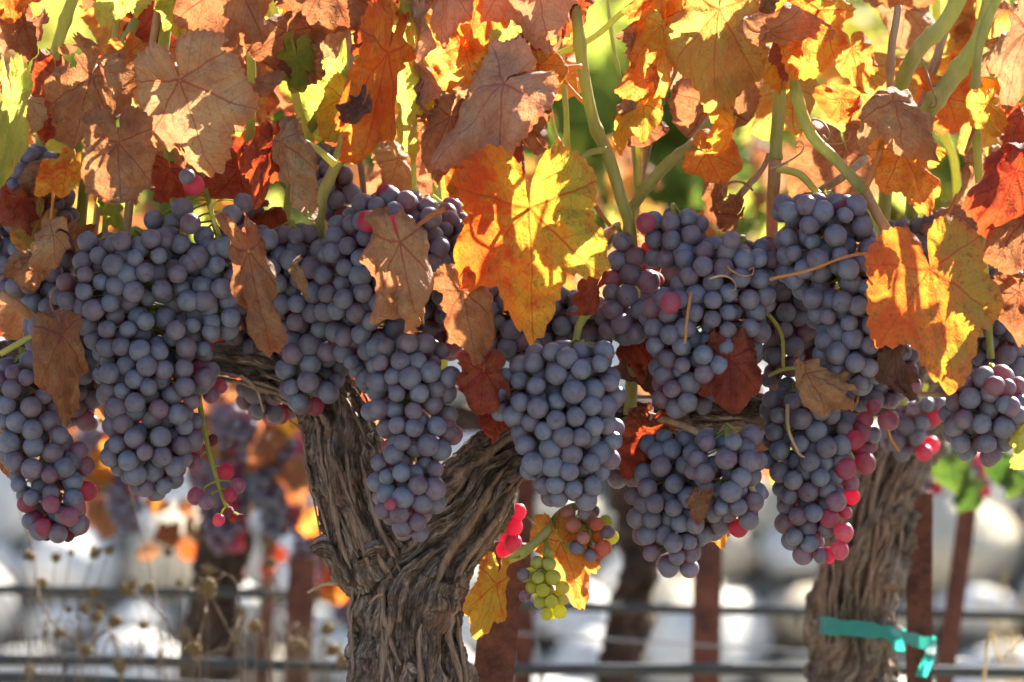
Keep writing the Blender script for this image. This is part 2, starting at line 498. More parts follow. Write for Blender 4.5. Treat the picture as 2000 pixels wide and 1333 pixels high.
M['strip'] = simple('bark_strip', (0.10, 0.062, 0.045), (0.34, 0.245, 0.185), 220, 0.85, 0.15, 0.6, 0.001, (1, 1, 0.12))
M['stake'] = simple('rusty_steel', (0.050, 0.020, 0.016), (0.20, 0.070, 0.042), 45, 0.75, 0.3, 0.35, 0.0008)
M['hose'] = simple('black_poly_hose', (0.03, 0.035, 0.035), (0.065, 0.075, 0.075), 20, 0.45, 0.4, 0.1, 0.0005)
M['wire'] = simple('galvanised_wire', (0.25, 0.25, 0.25), (0.42, 0.42, 0.42), 100, 0.4, 0.5, 0.1, 0.0003)
M['tape'] = simple('teal_tie_tape', (0.012, 0.17, 0.16), (0.04, 0.30, 0.27), 60, 0.35, 0.5, 0.6, 0.002, trans=(0.06, 0.75, 0.62), tfac=0.35)
M['stone'] = simple('pale_stone', (0.52, 0.49, 0.45), (0.82, 0.78, 0.72), 1.2, 0.85, 0.2, 0.5, 0.01)
M['stone_warm'] = simple('warm_stone', (0.50, 0.40, 0.27), (0.76, 0.66, 0.50), 3.0, 0.85, 0.2, 0.5, 0.01)
M['soil'] = simple('dry_soil', (0.13, 0.11, 0.085), (0.24, 0.21, 0.165), 6.0, 0.95, 0.1, 0.6, 0.01)
M['weed'] = simple('dead_stalk', (0.13, 0.09, 0.06), (0.27, 0.20, 0.14), 150, 0.8, 0.2, 0.2, 0.0004)
M['burr'] = simple('dead_seed_head', (0.10, 0.065, 0.03), (0.26, 0.19, 0.08), 300, 0.85, 0.2, 0.4, 0.0008)
M['straw'] = simple('dry_straw', (0.45, 0.35, 0.18), (0.62, 0.52, 0.30), 150, 0.8, 0.2, 0.2, 0.0004, trans=(0.8, 0.65, 0.3), tfac=0.3)

# ------------------------------------------------------------------ ground and bank of stones behind the rows
mb = MB()
GX = np.linspace(-1, 1, 41); GX = np.sign(GX) * np.abs(GX) ** 2.2 * 60
GY = np.concatenate((np.linspace(-40, -4, 8), np.linspace(-3.2, 10, 90), np.linspace(11, 60, 14)))
xx, yy = np.meshgrid(GX, GY)
def rise(y):
    return np.clip(y - 3.6, 0, 1.15) * 0.68 + np.clip(y - 4.75, 0, 3.5) * 0.09 + np.maximum(y - 8.2, 0) * 0.36
zz = rise(yy)
zz = zz + 0.03 * fbm(np.stack((xx.ravel() * 1.3, yy.ravel() * 1.3, 0 * xx.ravel()), 1), 3, 3).reshape(xx.shape)
ny, nx = xx.shape
mb.add(np.stack((xx.ravel(), yy.ravel(), zz.ravel()), 1), [(j * nx + i, j * nx + i + 1, (j + 1) * nx + i + 1, (j + 1) * nx + i) for j in range(ny - 1) for i in range(nx - 1)])
ground = obj('ground', mb.mesh('ground', M['soil']), kind='structure')

def blob(seed, sub=3, amp=0.32, freq=0.9, squash=(1, 1, 1), facets=True):
    import bmesh
    b = bmesh.new()
    bmesh.ops.create_icosphere(b, subdivisions=sub, radius=1.0)
    V = np.array([v.co[:] for v in b.verts])
    n = fbm(V * freq + seed * 7.7, seed, 3)
    V = V * (1 + amp * n)[:, None]
    if facets:     # knock a few flat faces into the stone
        r = np.random.default_rng(seed)
        for _ in range(7):
            d = r.normal(size=3); d /= np.linalg.norm(d)
            h = r.uniform(0.62, 0.9)
            k = V @ d
            V = V - np.maximum(k - h, 0)[:, None] * d * 0.85
    V = V * np.array(squash)
    F = [[v.index for v in f.verts] for f in b.faces]
    b.free()
    return V, F
bank = thing('stone_bank', 'bank of pale boulders far behind the vine rows', 'stone bank', (0, 3.6, 0))
stones = []
for i in range(8):
    V, F = blob(20 + i, 3, 0.35, 0.9, (1.0, 0.85, 0.78))
    m_ = MB().add(V, F).mesh('stone', M['stone'] if i % 4 else M['stone_warm'])
    stones.append(m_)
for row in range(11):
    yr_ = 0.04 + row * 0.115
    half = 0.34 * (6.6 + yr_) / 3 + 0.9
    x = -half + random.uniform(0, 0.1)
    while x < half:
        r_ = random.uniform(0.055, 0.125)
        x += r_ * 0.9
        yy_ = yr_ + random.uniform(-0.03, 0.03)
        o = obj('stone', random.choice(stones), bank)
        o.location = (x, yy_, float(rise(3.6 + yy_)) + r_ * random.uniform(0.1, 0.5))
        o.scale = (r_ * random.uniform(1.0, 1.4), r_, r_ * random.uniform(0.75, 1.05))
        o.rotation_euler = (random.uniform(-0.4, 0.4), random.uniform(-0.4, 0.4), random.uniform(0, 6.28))
        x += r_ * 0.9

# ------------------------------------------------------------------ trunk builder
def organic(paths, Y, voxel, seed, mat, amp=1.0, name='trunk'):
    """paths: lists of (px, py, radius_px, dY). One welded woody mesh whose bark follows the grain."""
    k = pxs(Y)
    mb = MB()
    sk, sr, ss = [], [], []
    for path in paths:
        q = catmull([(*P(a, b, Y + d), r * k) for a, b, r, d in path], 8)
        r2 = q[:, 3] * (1 + 0.10 * fbm(np.stack((np.arange(len(q)) * 0.45, np.zeros(len(q)), np.full(len(q), seed + len(sk) * 0.01)), 1), seed, 2))
        mb.tube(q[:, :3], r2, 20)
        ln = np.concatenate(([0], np.cumsum(np.linalg.norm(np.diff(q[:, :3], axis=0), axis=1))))
        sk.append(q[:, :3]); sr.append(r2); ss.append(ln)
    me = mb.mesh('raw', mat)
    ob = bpy.data.objects.new('raw', me); COL.objects.link(ob)
    md = ob.modifiers.new('r', 'REMESH'); md.mode = 'VOXEL'; md.voxel_size = voxel
    sm = ob.modifiers.new('s', 'SMOOTH'); sm.iterations = 12; sm.factor = 0.5
    dg = bpy.context.evaluated_depsgraph_get()
    ev = ob.evaluated_get(dg)
    me2 = bpy.data.meshes.new_from_object(ev)
    me2.name = name
    bpy.data.objects.remove(ob)
    n = len(me2.vertices)
    V = np.empty(n * 3); me2.vertices.foreach_get('co', V); V = V.reshape(-1, 3)
    NN = np.empty(n * 3); me2.vertices.foreach_get('normal', NN); NN = NN.reshape(-1, 3)
    best = np.full(n, 1e9); s_ = np.zeros(n); th = np.zeros(n); pid = np.zeros(n); rr = np.zeros(n)
    for c0 in range(0, n, 20000):
        sl = slice(c0, min(n, c0 + 20000)); Vc = V[sl]; m_ = len(Vc)
        for i in range(len(sk)):
            d = Vc[:, None, :] - sk[i][None]
            dist = np.linalg.norm(d, axis=2) - sr[i][None]
            j = dist.argmin(1)
            dm = dist[np.arange(m_), j]
            tan = np.gradient(sk[i], axis=0); tan /= np.linalg.norm(tan, axis=1, keepdims=True)
            dv = d[np.arange(m_), j]
            al = (dv * tan[j]).sum(1)
            side = np.cross(tan[j], (0, 1, 0)); side /= np.linalg.norm(side, axis=1, keepdims=True) + 1e-9
            ang = np.arctan2((dv * side).sum(1), -dv[:, 1])      # seam at the back
            up = dm < best[sl]
            ix = np.nonzero(up)[0] + c0
            best[ix] = dm[up]; s_[ix] = (ss[i][j] + al)[up]; th[ix] = ang[up]; pid[ix] = i; rr[ix] = sr[i][j][up]
    wid = th * np.maximum(rr, 0.006)
    warp = fbm(np.stack((s_ * 24, pid * 9.1, wid * 40), 1), seed + 3, 3)
    tw = wid + 0.16 * s_ + 0.0105 * warp
    q = np.stack((tw, s_ + 0.01 * vnoise(np.stack((wid * 90, s_ * 30, pid), 1), seed + 31), pid * 3.7), 1)
    big = fbm(q * (60, 26, 1) + seed, seed, 3)
    crev = lambda f, w, sd: 1 - np.exp(-(np.abs(vnoise(q * f + sd, seed + sd)) / w) ** 1.2)
    c1 = crev((85, 17, 1), 0.15, 5); c2 = crev((205, 46, 1), 0.22, 7); c3 = crev((420, 110, 1), 0.35, 8)
    plate = vnoise(np.floor(q * (120, 14, 1)) + 0.37, seed + 12)          # plates of bark standing at their own height
    fl = fbm(q * (240, 150, 1), seed + 14, 3)
    kn = np.maximum(0, vnoise(V * 42 + 3, seed + 9) - 0.35) * 2
    disp = 0.0075 * big + 0.0080 * (c1 - 0.85) + 0.0030 * (c2 - 0.8) + 0.0012 * (c3 - 0.8) + 0.0014 * plate + 0.0034 * fl + 0.0046 * kn + 0.0013 * fbm(V * (520, 520, 330), seed + 40, 2)
    disp *= amp * np.minimum(1, rr / 0.012)
    V = V + NN * disp[:, None]
    me2.vertices.foreach_set('co', V.ravel())
    uvl = me2.uv_layers.new(name='bark')
    li = np.empty(len(me2.loops), int); me2.loops.foreach_get('vertex_index', li)
    uvl.data.foreach_set('uv', np.stack((tw, s_), 1)[li].ravel())
    me2.polygons.foreach_set('use_smooth', [True] * len(me2.polygons))
    me2.materials.clear(); me2.materials.append(mat)
    me2.update()
    return me2, sk, sr

def ribbon(pts, nrm, w, thick=0.0006):
    """a flat torn strip of bark along pts"""
    pts = np.asarray(pts, float); n = len(pts)
    tan = np.gradient(pts, axis=0); tan /= np.linalg.norm(tan, axis=1, keepdims=True) + 1e-12
    sd_ = np.cross(tan, nrm); sd_ /= np.linalg.norm(sd_, axis=1, keepdims=True) + 1e-12
    up = np.cross(sd_, tan)
    w = np.asarray(w)[:, None]
    A, B = pts - sd_ * w - up * w * 0.12, pts + sd_ * w - up * w * 0.12
    C = pts + up * thick
    V = np.vstack((A, C, B, pts - up * thick))
    F = []
    for i in range(n - 1):
        for a, b in ((0, 1), (1, 2), (2, 3), (3, 0)):
            F.append((a * n + i, a * n + i + 1, b * n + i + 1, b * n + i))
    return V, F

def bark_strips(parent, root, sk, sr, count, seed, tlo=0.0, thi=1.0, wmin=0.0012, wmax=0.0032):
    r = np.random.default_rng(seed)
    for c in range(count):
        i = r.integers(len(sk))
        pth, rad = sk[i], sr[i]
        n = len(pth)
        a = int(r.uniform(tlo, thi) * n * 0.8); ln = int(r.uniform(0.08, 0.28) * n) + 3
        idx = np.linspace(a, min(n - 1, a + ln), 14)
        pp = np.stack([np.interp(idx, np.arange(n), pth[:, k_]) for k_ in range(3)], 1)
        rd = np.interp(idx, np.arange(n), rad)
        tan = np.gradient(pp, axis=0); tan /= np.linalg.norm(tan, axis=1, keepdims=True) + 1e-9
        side = np.cross(tan, (0, 1, 0)); side /= np.linalg.norm(side, axis=1, keepdims=True)
        a0 = r.uniform(-1.45, 1.45)
        ang = a0 + np.linspace(0, 1, 14) * r.uniform(-0.5, 0.5) + 0.03 * np.sin(np.linspace(0, r.uniform(1, 4), 14))
        nrm = side * np.sin(ang)[:, None] + np.array((0, -1, 0)) * np.cos(ang)[:, None]
        t = np.linspace(0, 1, 14)
        peel = r.choice((0, 0, 1)) * 0.006 * np.maximum(0, t - 0.6) ** 1.5 * 4
        lift = 0.0015 + 0.0008 * np.sin(t * 7 + c) + peel
        w = r.uniform(wmin, wmax) * np.sin(np.pi * (0.06 + 0.88 * t)) ** 0.6 * (1 + 0.25 * np.sin(t * 23 + c))
        V, F = ribbon(rel(pp + nrm * (rd + lift)[:, None], root), nrm, w)
        obj('bark_strip', MB().add(V, F).mesh('bark_strip', M['strip']), parent)

vine = thing('grape_vine', 'gnarled foreground grapevine with forked trunk and autumn leaves', 'grapevine', P(800, 1333, 0.03) * (1, 1, 0), 'grapevines')
TY = 0.035
main_paths = [
    [(800, 1480, 122, 0), (803, 1400, 116, 0), (800, 1310, 112, 0), (792, 1230, 108, 0), (805, 1150, 100, 0), (850, 1070, 86, 0), (910, 985, 80, 0), (965, 910, 70, 0.005), (1050, 850, 52, 0.015),
     (1180, 822, 40, 0.02), (1350, 812, 33, 0.02), (1520, 800, 30, 0.02), (1700, 790, 28, 0.02)],
    [(800, 1230, 80, 0), (765, 1140, 84, 0), (722, 1050, 84, 0), (690, 960, 76, 0), (668, 880, 74, 0), (655, 810, 70, 0.005), (610, 752, 54, 0.01), (500, 715, 44, 0.015), (380, 700, 36, 0.02), (200, 690, 30, 0.02), (-120, 680, 28, 0.02)],
    [(672, 1000, 40, 0), (632, 940, 34, -0.004), (604, 900, 26, -0.006)],
    [(690, 1110, 40, -0.01), (640, 1070, 26, -0.012), (608, 1078, 12, -0.014)],
    [(735, 1080, 30, -0.026), (712, 1090, 26, -0.034)],
    [(805, 1290, 26, -0.03), (812, 1300, 20, -0.04)],
]
me, sk, sr = organic(main_paths, TY, 0.00105, 5, M['bark'], 1.0)
me.transform(Matrix.Translation(-vine.location))
trunk = obj('trunk', me, vine)
foot, _, _ = organic([[(800, 3100, 150, 0), (800, 2500, 132, 0), (800, 1700, 124, 0), (800, 1440, 113, 0)]], TY, 0.003, 6, M['bark'], 1.0, 'trunk_foot')
foot.transform(Matrix.Translation(-vine.location))
obj('trunk_foot', foot, vine)
bark_strips(trunk, vine, sk[:2], sr[:2], 42, 3, 0.0, 0.7, 0.0014, 0.0042)

vine_b = thing('grape_vine', 'blurred grapevine trunk tied to a rusty stake with teal tape', 'grapevine', P(1670, 1333, 0.42) * (1, 1, 0), 'grapevines')
VY = 0.42
me, sk_b, sr_b = organic([[(1650, 2900, 100, 0), (1660, 1500, 90, 0), (1665, 1300, 82, 0), (1672, 1180, 80, 0), (1690, 1080, 84, 0), (1712, 990, 76, 0), (1745, 910, 66, 0), (1785, 850, 54, 0), (1815, 780, 42, 0), (1840, 640, 34, 0)],
                          [(1740, 1060, 40, -0.01), (1765, 1040, 22, -0.02)], [(1690, 980, 40, 0), (1660, 900, 40, 0), (1560, 830, 34, 0), (1350, 790, 30, 0)]], VY, 0.0022, 15, M['bark_pale'], 1.25)
me.transform(Matrix.Translation(-vine_b.location))
tb = obj('trunk', me, vine_b)
bark_strips(tb, vine_b, sk_b[:1], sr_b[:1], 40, 8, 0.2, 0.8, 0.0014, 0.0034)

BY = 1.25
vine_c = thing('grape_vine', 'blurred dark grapevine trunk behind the dead weeds', 'grapevine', P(415, 1333, BY) * (1, 1, 0), 'grapevines')
me, sk_c, sr_c = organic([[(395, 2400, 70, 0), (405, 1400, 58, 0), (412, 1250, 52, 0), (425, 1120, 46, 0), (440, 1000, 44, 0), (430, 900, 42, 0), (360, 830, 36, 0), (100, 790, 30, 0)],
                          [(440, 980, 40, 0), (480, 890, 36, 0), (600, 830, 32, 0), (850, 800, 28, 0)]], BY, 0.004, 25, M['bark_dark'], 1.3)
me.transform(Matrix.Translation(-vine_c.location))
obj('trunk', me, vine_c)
vine_d = thing('grape_vine', 'thin leaning blurred grapevine trunk behind the hanging green grapes', 'grapevine', P(1215, 1333, BY) * (1, 1, 0), 'grapevines')
me, sk_d, sr_d = organic([[(1170, 2400, 60, 0), (1200, 1400, 44, 0), (1210, 1290, 40, 0), (1232, 1180, 36, 0), (1248, 1080, 34, 0), (1235, 980, 34, 0), (1190, 890, 34, 0), (1000, 830, 30, 0), (850, 810, 28, 0)],
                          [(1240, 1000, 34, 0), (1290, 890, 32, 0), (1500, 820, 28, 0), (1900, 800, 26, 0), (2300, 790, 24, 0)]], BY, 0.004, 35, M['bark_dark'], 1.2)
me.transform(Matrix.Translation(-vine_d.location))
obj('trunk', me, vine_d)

# ------------------------------------------------------------------ canes, tendrils
def cane(path, Y, mat, parent=None, nodes=(), name='cane', seg=10, root=None):
    """path: (px, py, radius_px, dY); nodes: fractions where the joint swells"""
    root = root or vine
    k = pxs(Y)
    q = catmull([(*P(a, b, Y + d), r * k) for a, b, r, d in path], 10)
    t = np.linspace(0, 1, len(q))
    rad = q[:, 3].copy()
    L = np.linalg.norm(np.diff(q[:, :3], axis=0), axis=1).sum()
    for nd in nodes:
        rad *= 1 + 0.26 * np.exp(-((t - nd) * L / (0.0055)) ** 2)
    wob = fbm(np.stack((t * 9, np.zeros_like(t), np.full_like(t, path[0][0])), 1), 3, 2)
    pts = q[:, :3] + np.stack((wob, 0 * wob, 0 * wob), 1) * rad[:, None] * 0.12
    V, F = tube_arrays(rel(pts, root), rad, seg)
    return obj(name, MB().add(V, F).mesh(name, M[mat]), parent or vine)

CANES = [
    ([(345, -60, 13, 0.03), (330, 20, 12.5, 0.02), (318, 105, 12, 0.01), (312, 180, 11, 0.02), (330, 300, 11, 0.04), (360, 520, 11, 0.06), (380, 690, 12, 0.05)], 0.0, 'cane_green', (0.2,)),
    ([(755, -60, 12.5, 0), (738, 20, 12, 0), (718, 110, 12, 0), (694, 210, 12, 0), (655, 325, 11.5, 0), (628, 390, 12, 0), (625, 465, 10, 0.02), (640, 720, 11, 0.06)], -0.02, 'cane_green', (0.18, 0.44)),
    ([(790, -40, 10, 0.05), (700, 110, 10, 0.03), (640, 200, 10, 0.02), (588, 290, 10, 0.02), (560, 420, 9, 0.05), (540, 680, 10, 0.06)], 0.03, 'cane_green', (0.35,)),
    ([(1118, -60, 12, 0), (1126, 20, 11.5, 0), (1137, 130, 12, 0), (1160, 240, 12, 0), (1186, 300, 13, 0), (1210, 380, 12, 0), (1232, 460, 12, 0.01), (1240, 620, 12, 0.04), (1230, 810, 13, 0.05)], -0.02, 'cane_green', (0.2, 0.4)),
    ([(1470, 110, 9, 0.05), (1365, 268, 11, 0.01), (1300, 325, 12, 0), (1250, 385, 11, 0.01), (1225, 450, 10, 0.03), (1220, 700, 10, 0.05)], 0.0, 'cane_green', (0.3, 0.52)),
    ([(1535, -60, 12, 0), (1528, 100, 13, 0), (1518, 250, 13, 0), (1514, 312, 12.5, 0)], -0.01, 'cane_green', (0.98,)),
    ([(1514, 312, 12.5, 0), (1512, 350, 13, 0), (1508, 440, 12, 0.02), (1515, 780, 13, 0.05)], -0.01, 'cane_red', ()),
    ([(1530, 60, 9, 0.02), (1548, 150, 10, 0.01), (1580, 255, 12, 0), (1640, 320, 11, 0), (1688, 372, 12, 0)], -0.05, 'cane_green', (0.35, 0.97)),
    ([(1688, 372, 11, 0), (1720, 430, 11, -0.005), (1755, 485, 12, -0.01)], -0.05, 'cane_red', (0.97,)),
    ([(1890, -40, 17, 0), (1850, 40, 16, 0), (1795, 95, 16, 0), (1760, 165, 15, 0.01), (1740, 260, 14, 0.04), (1720, 500, 13, 0.06), (1700, 780, 13, 0.07)], 0.02, 'cane_green', (0.25,)),
    ([(1945, -40, 15, 0), (1915, 70, 16, 0), (1870, 140, 18, 0), (1822, 205, 18, 0), (1800, 250, 15, 0.02), (1780, 420, 13, 0.05), (1760, 790, 13, 0.07)], 0.0, 'cane_green', (0.32, 0.47)),
    ([(1965, -40, 10, 0), (1915, 80, 9, 0), (1906, 200, 9, 0), (1912, 350, 8, 0), (1925, 560, 8, 0.03), (1935, 700, 8, 0.04)], -0.02, 'cane_green', (0.35, 0.5)),
    ([(1755, 10, 7, 0), (1740, 110, 8, 0), (1738, 200, 7, 0.01)], -0.02, 'cane_tan', (0.6,)),
    ([(158, -40, 12, 0), (128, 40, 12, 0), (104, 120, 11, 0), (88, 200, 10, 0.01), (70, 400, 10, 0.03), (60, 690, 11, 0.05)], 0.03, 'cane_green', (0.2,)),
    ([(265, 40, 10, 0.02), (232, 110, 12, 0.01), (200, 185, 12, 0.01), (182, 250, 11, 0.02), (160, 420, 11, 0.04), (150, 690, 11, 0.05)], 0.02, 'cane_green', (0.25,)),
    ([(486, 60, 9, 0), (492, 180, 9, 0), (486, 280, 9, 0.01), (470, 450, 9, 0.04), (460, 700, 9, 0.05)], 0.02, 'cane_green', (0.25,)),
    ([(982, -50, 10, 0), (984, 60, 10, 0), (992, 125, 9, 0), (1000, 260, 9, 0.03), (1010, 500, 9, 0.06), (1020, 830, 10, 0.06)], -0.01, 'cane_tan', (0.14,)),
    ([(840, 260, 9, 0.03), (850, 330, 9, 0.04), (860, 480, 9, 0.06), (870, 860, 9, 0.06)], 0.02, 'cane_green', ()),
    ([(1140, 985, 8, 0.02), (1100, 1000, 9, 0.01), (1062, 1045, 9, 0), (1020, 1080, 9, 0), (985, 1098, 8, 0.03)], -0.02, 'cane_green', (0.75,)),
]
tr_ = random.Random(44)
for i in range(16):
    x_ = tr_.uniform(-20, 2020); dx_ = tr_.uniform(-160, 160); y1_ = tr_.uniform(330, 520); Y_ = tr_.uniform(0.0, 0.3); w_ = tr_.uniform(4, 9)
    CANES.append(([(x_ + dx_, -80, w_, 0), (x_ + dx_ * 0.6 + tr_.uniform(-15, 15), 90, w_, 0), (x_ + dx_ * 0.25 + tr_.uniform(-15, 15), 250, w_, 0), (x_, y1_, w_, 0.02), (x_ - dx_ * 0.1, 690, w_, 0.03)], Y_, tr_.choice(('cane_green', 'cane_green', 'cane_tan', 'pet_yellow')), (0.3, 0.55)))
for path, Y, mat, nodes in CANES:
    cane(path, Y, mat, nodes=nodes)

STALKS = [  # loose side shoots and bare leaf stalks
    ([(1135, 130, 5, 0), (1080, 135, 4.5, -0.01), (1030, 150, 4.5, -0.02), (985, 166, 4, -0.03)], -0.04, 'pet_orange'),
    ([(1185, 292, 6.5, 0), (1150, 300, 6, 0), (1115, 330, 5.5, 0), (1088, 356, 5, 0.01)], -0.03, 'cane_green'),
    ([(1084, 138, 4, 0), (1120, 180, 4, 0), (1150, 210, 4, 0)], 0.0, 'pet_orange'),
    ([(1088, 270, 4, 0), (1130, 340, 4.5, 0), (1165, 405, 4.5, 0), (1192, 442, 4, 0)], 0.0, 'pet_orange'),
    ([(1290, -40, 6, 0), (1262, -10, 6, 0), (1210, 30, 6, 0), (1158, 74, 6, 0), (1080, 110, 6, 0)], 0.04, 'pet_yellow'),
    ([(1248, 362, 6.5, 0), (1246, 300, 5, -0.01), (1240, 236, 4.5, -0.02)], 0.0, 'pet_yellow'),
    ([(1755, 188, 5, 0), (1730, 260, 6, 0), (1708, 330, 6, 0), (1692, 365, 6, 0)], -0.06, 'pet_orange'),
    ([(1755, 485, 7, 0), (1785, 502, 7, 0), (1818, 527, 6, -0.01)], -0.06, 'pet_yellow'),
    ([(1740, 493, 3, 0), (1660, 500, 3, -0.01), (1580, 528, 3, -0.015), (1502, 546, 3.5, -0.015)], -0.08, 'pet_orange'),
    ([(500, 275, 4, 0), (555, 268, 5, 0), (610, 285, 6, 0), (655, 322, 8, 0)], -0.06, 'pet_yellow'),
    ([(868, 408, 5, 0), (830, 430, 4.5, -0.01), (785, 472, 4, -0.02)], -0.08, 'pet_orange'),
    ([(830, 158, 5, 0), (860, 162, 5, 0), (900, 168, 5, 0)], -0.02, 'pet_yellow'),
    ([(722, 10, 3.5, 0), (690, 50, 3.5, 0), (655, 90, 3, 0)], -0.04, 'pet_orange'),
    ([(1450, 0, 5, 0), (1455, 40, 5, 0), (1400, 30, 4, 0), (1358, 26, 4, 0)], -0.05, 'cane_red'),
    ([(1515, 330, 7, 0), (1560, 340, 8, 0), (1590, 370, 7, 0), (1612, 395, 7, 0), (1625, 430, 6, 0.02)], -0.02, 'pet_yellow'),
    ([(1420, 412, 7, 0), (1455, 370, 7, 0), (1490, 330, 5, 0), (1502, 300, 5, 0)], 0.02, 'cane_tan'),
    ([(1690, 310, 8, 0.02), (1640, 350, 8, 0), (1600, 375, 7, 0.01), (1570, 420, 7, 0.02)], 0.02, 'cane_tan'),
    ([(0, 692, 6, 0), (30, 675, 6, 0), (65, 655, 5, 0)], -0.03, 'pet_yellow'),
    ([(105, 370, 3, 0), (100, 420, 3, -0.01), (88, 465, 3.5, -0.01)], -0.06, 'pet_orange'),
    ([(250, 232, 3, 0), (245, 250, 3, 0), (232, 278, 3, 0)], -0.08, 'pet_orange'),
    ([(420, 390, 5, 0), (412, 410, 5, 0), (425, 450, 5, 0), (430, 470, 4, 0.01)], -0.03, 'pet_yellow'),
    ([(1150, 610, 8, 0), (1132, 635, 8, 0), (1122, 690, 7, 0)], -0.05, 'cane_green'),
    ([(1480, 590, 4, 0), (1525, 650, 4, 0), (1530, 720, 4, 0)], 0.0, 'pet_yellow'),
    ([(1500, 735, 3.5, 0), (1530, 722, 4, 0), (1565, 718, 3.5, 0)], 0.0, 'pet_yellow'),
    ([(0, 575, 10, 0), (40, 600, 10, 0), (75, 635, 9, 0.01)], -0.02, 'cane_red'),
    ([(1995, 80, 5, 0), (1960, 75, 5, 0), (1925, 85, 5, 0)], 0.0, 'pet_orange'),
    ([(1870, 380, 4, 0), (1850, 420, 3.5, 0), (1835, 450, 3, 0)], -0.02, 'pet_orange'),
    ([(1918, 210, 4, 0), (1900, 260, 4, 0), (1886, 300, 3.5, 0)], -0.03, 'cane_red'),
    ([(1350, 570, 3, 0), (1342, 620, 3, -0.005), (1338, 672, 3, -0.005)], -0.075, 'pet_orange'),
    ([(1735, 840, 3, 0), (1742, 860, 3, 0), (1757, 882, 3, 0)], -0.05, 'pet_orange'),
    ([(660, 1140, 5, 0), (630, 1142, 4, 0), (600, 1158, 3, 0)], -0.02, 'cane_tan'),
    ([(720, 1180, 2.5, 0), (735, 1165, 2.5, 0), (748, 1160, 2, 0)], -0.01, 'cane_tan'),
]
for path, Y, mat in STALKS:
    cane(path, Y, mat, name='leaf_stalk', seg=8)

def tendril(px, py, Y, seed, L=90, mat='cane_red', r0=2.6):
    r = np.random.default_rng(seed)
    a = r.uniform(0, 6.28); p = np.array((px, py), float); pts = [(px, py, r0, 0)]
    turn = r.uniform(-0.25, 0.25); d = 0
    n = int(L / 7)
    for i in range(n):
        turn += r.normal(0, 0.10) + (0.16 * np.sign(turn) if i > n * 0.55 else 0)
        a += turn
        p = p + 7 * np.array((math.cos(a), math.sin(a)))
        d += r.normal(0, 0.0012)
        pts.append((p[0], p[1], r0 * (1 - 0.6 * i / n), d))
    cane(pts[::2], Y, mat, name='tendril', seg=6)
for i, (x, y, Y, L) in enumerate([(1565, 255, -0.03, 140), (1590, 290, -0.02, 110), (1800, 115, -0.02, 150), (1825, 130, 0.0, 120), (1690, 245, -0.03, 90), (860, 20, -0.05, 110), (1505, 330, -0.04, 130),
                              (1470, 372, -0.01, 110), (1560, 385, -0.02, 90), (120, 620, -0.04, 140), (1385, 545, -0.07, 90), (1420, 520, -0.07, 110), (1030, 1010, 0.0, 60), (1850, 395, -0.02, 100), (990, 150, -0.02, 80)]):
    tendril(x, y, Y, 100 + i, L, 'cane_red' if i % 2 else 'cane_tan')
# dry twigs hanging over the lower right bunches
for path in ([(1230, 805, 9, 0), (1330, 830, 8, -0.02), (1400, 870, 7, -0.035), (1425, 915, 5, -0.04)], [(1440, 850, 9, -0.03), (1462, 890, 9, -0.04), (1468, 950, 7, -0.045), (1490, 985, 2, -0.045)],
             [(1538, 790, 4, -0.03), (1540, 840, 3.5, -0.035), (1560, 885, 3, -0.035), (1572, 893, 2, -0.035)], [(1790, 770, 5, 0), (1850, 772, 5, 0), (1930, 778, 4, 0)], [(470, 735, 4, 0), (500, 760, 3, -0.01), (515, 805, 2, -0.01)]):
    cane(path, -0.01, 'cane_tan', name='twig', seg=7)

# ------------------------------------------------------------------ leaves
KEY_A = [0, 8, 18, 29, 36, 46, 54, 64, 78, 90, 100, 112, 124, 140, 154, 166, 172]
KEY_R = [1.0, .90, .74, .60, .62, .80, .86, .78, .62, .56, .60, .66, .60, .52, .44, .33, .20]

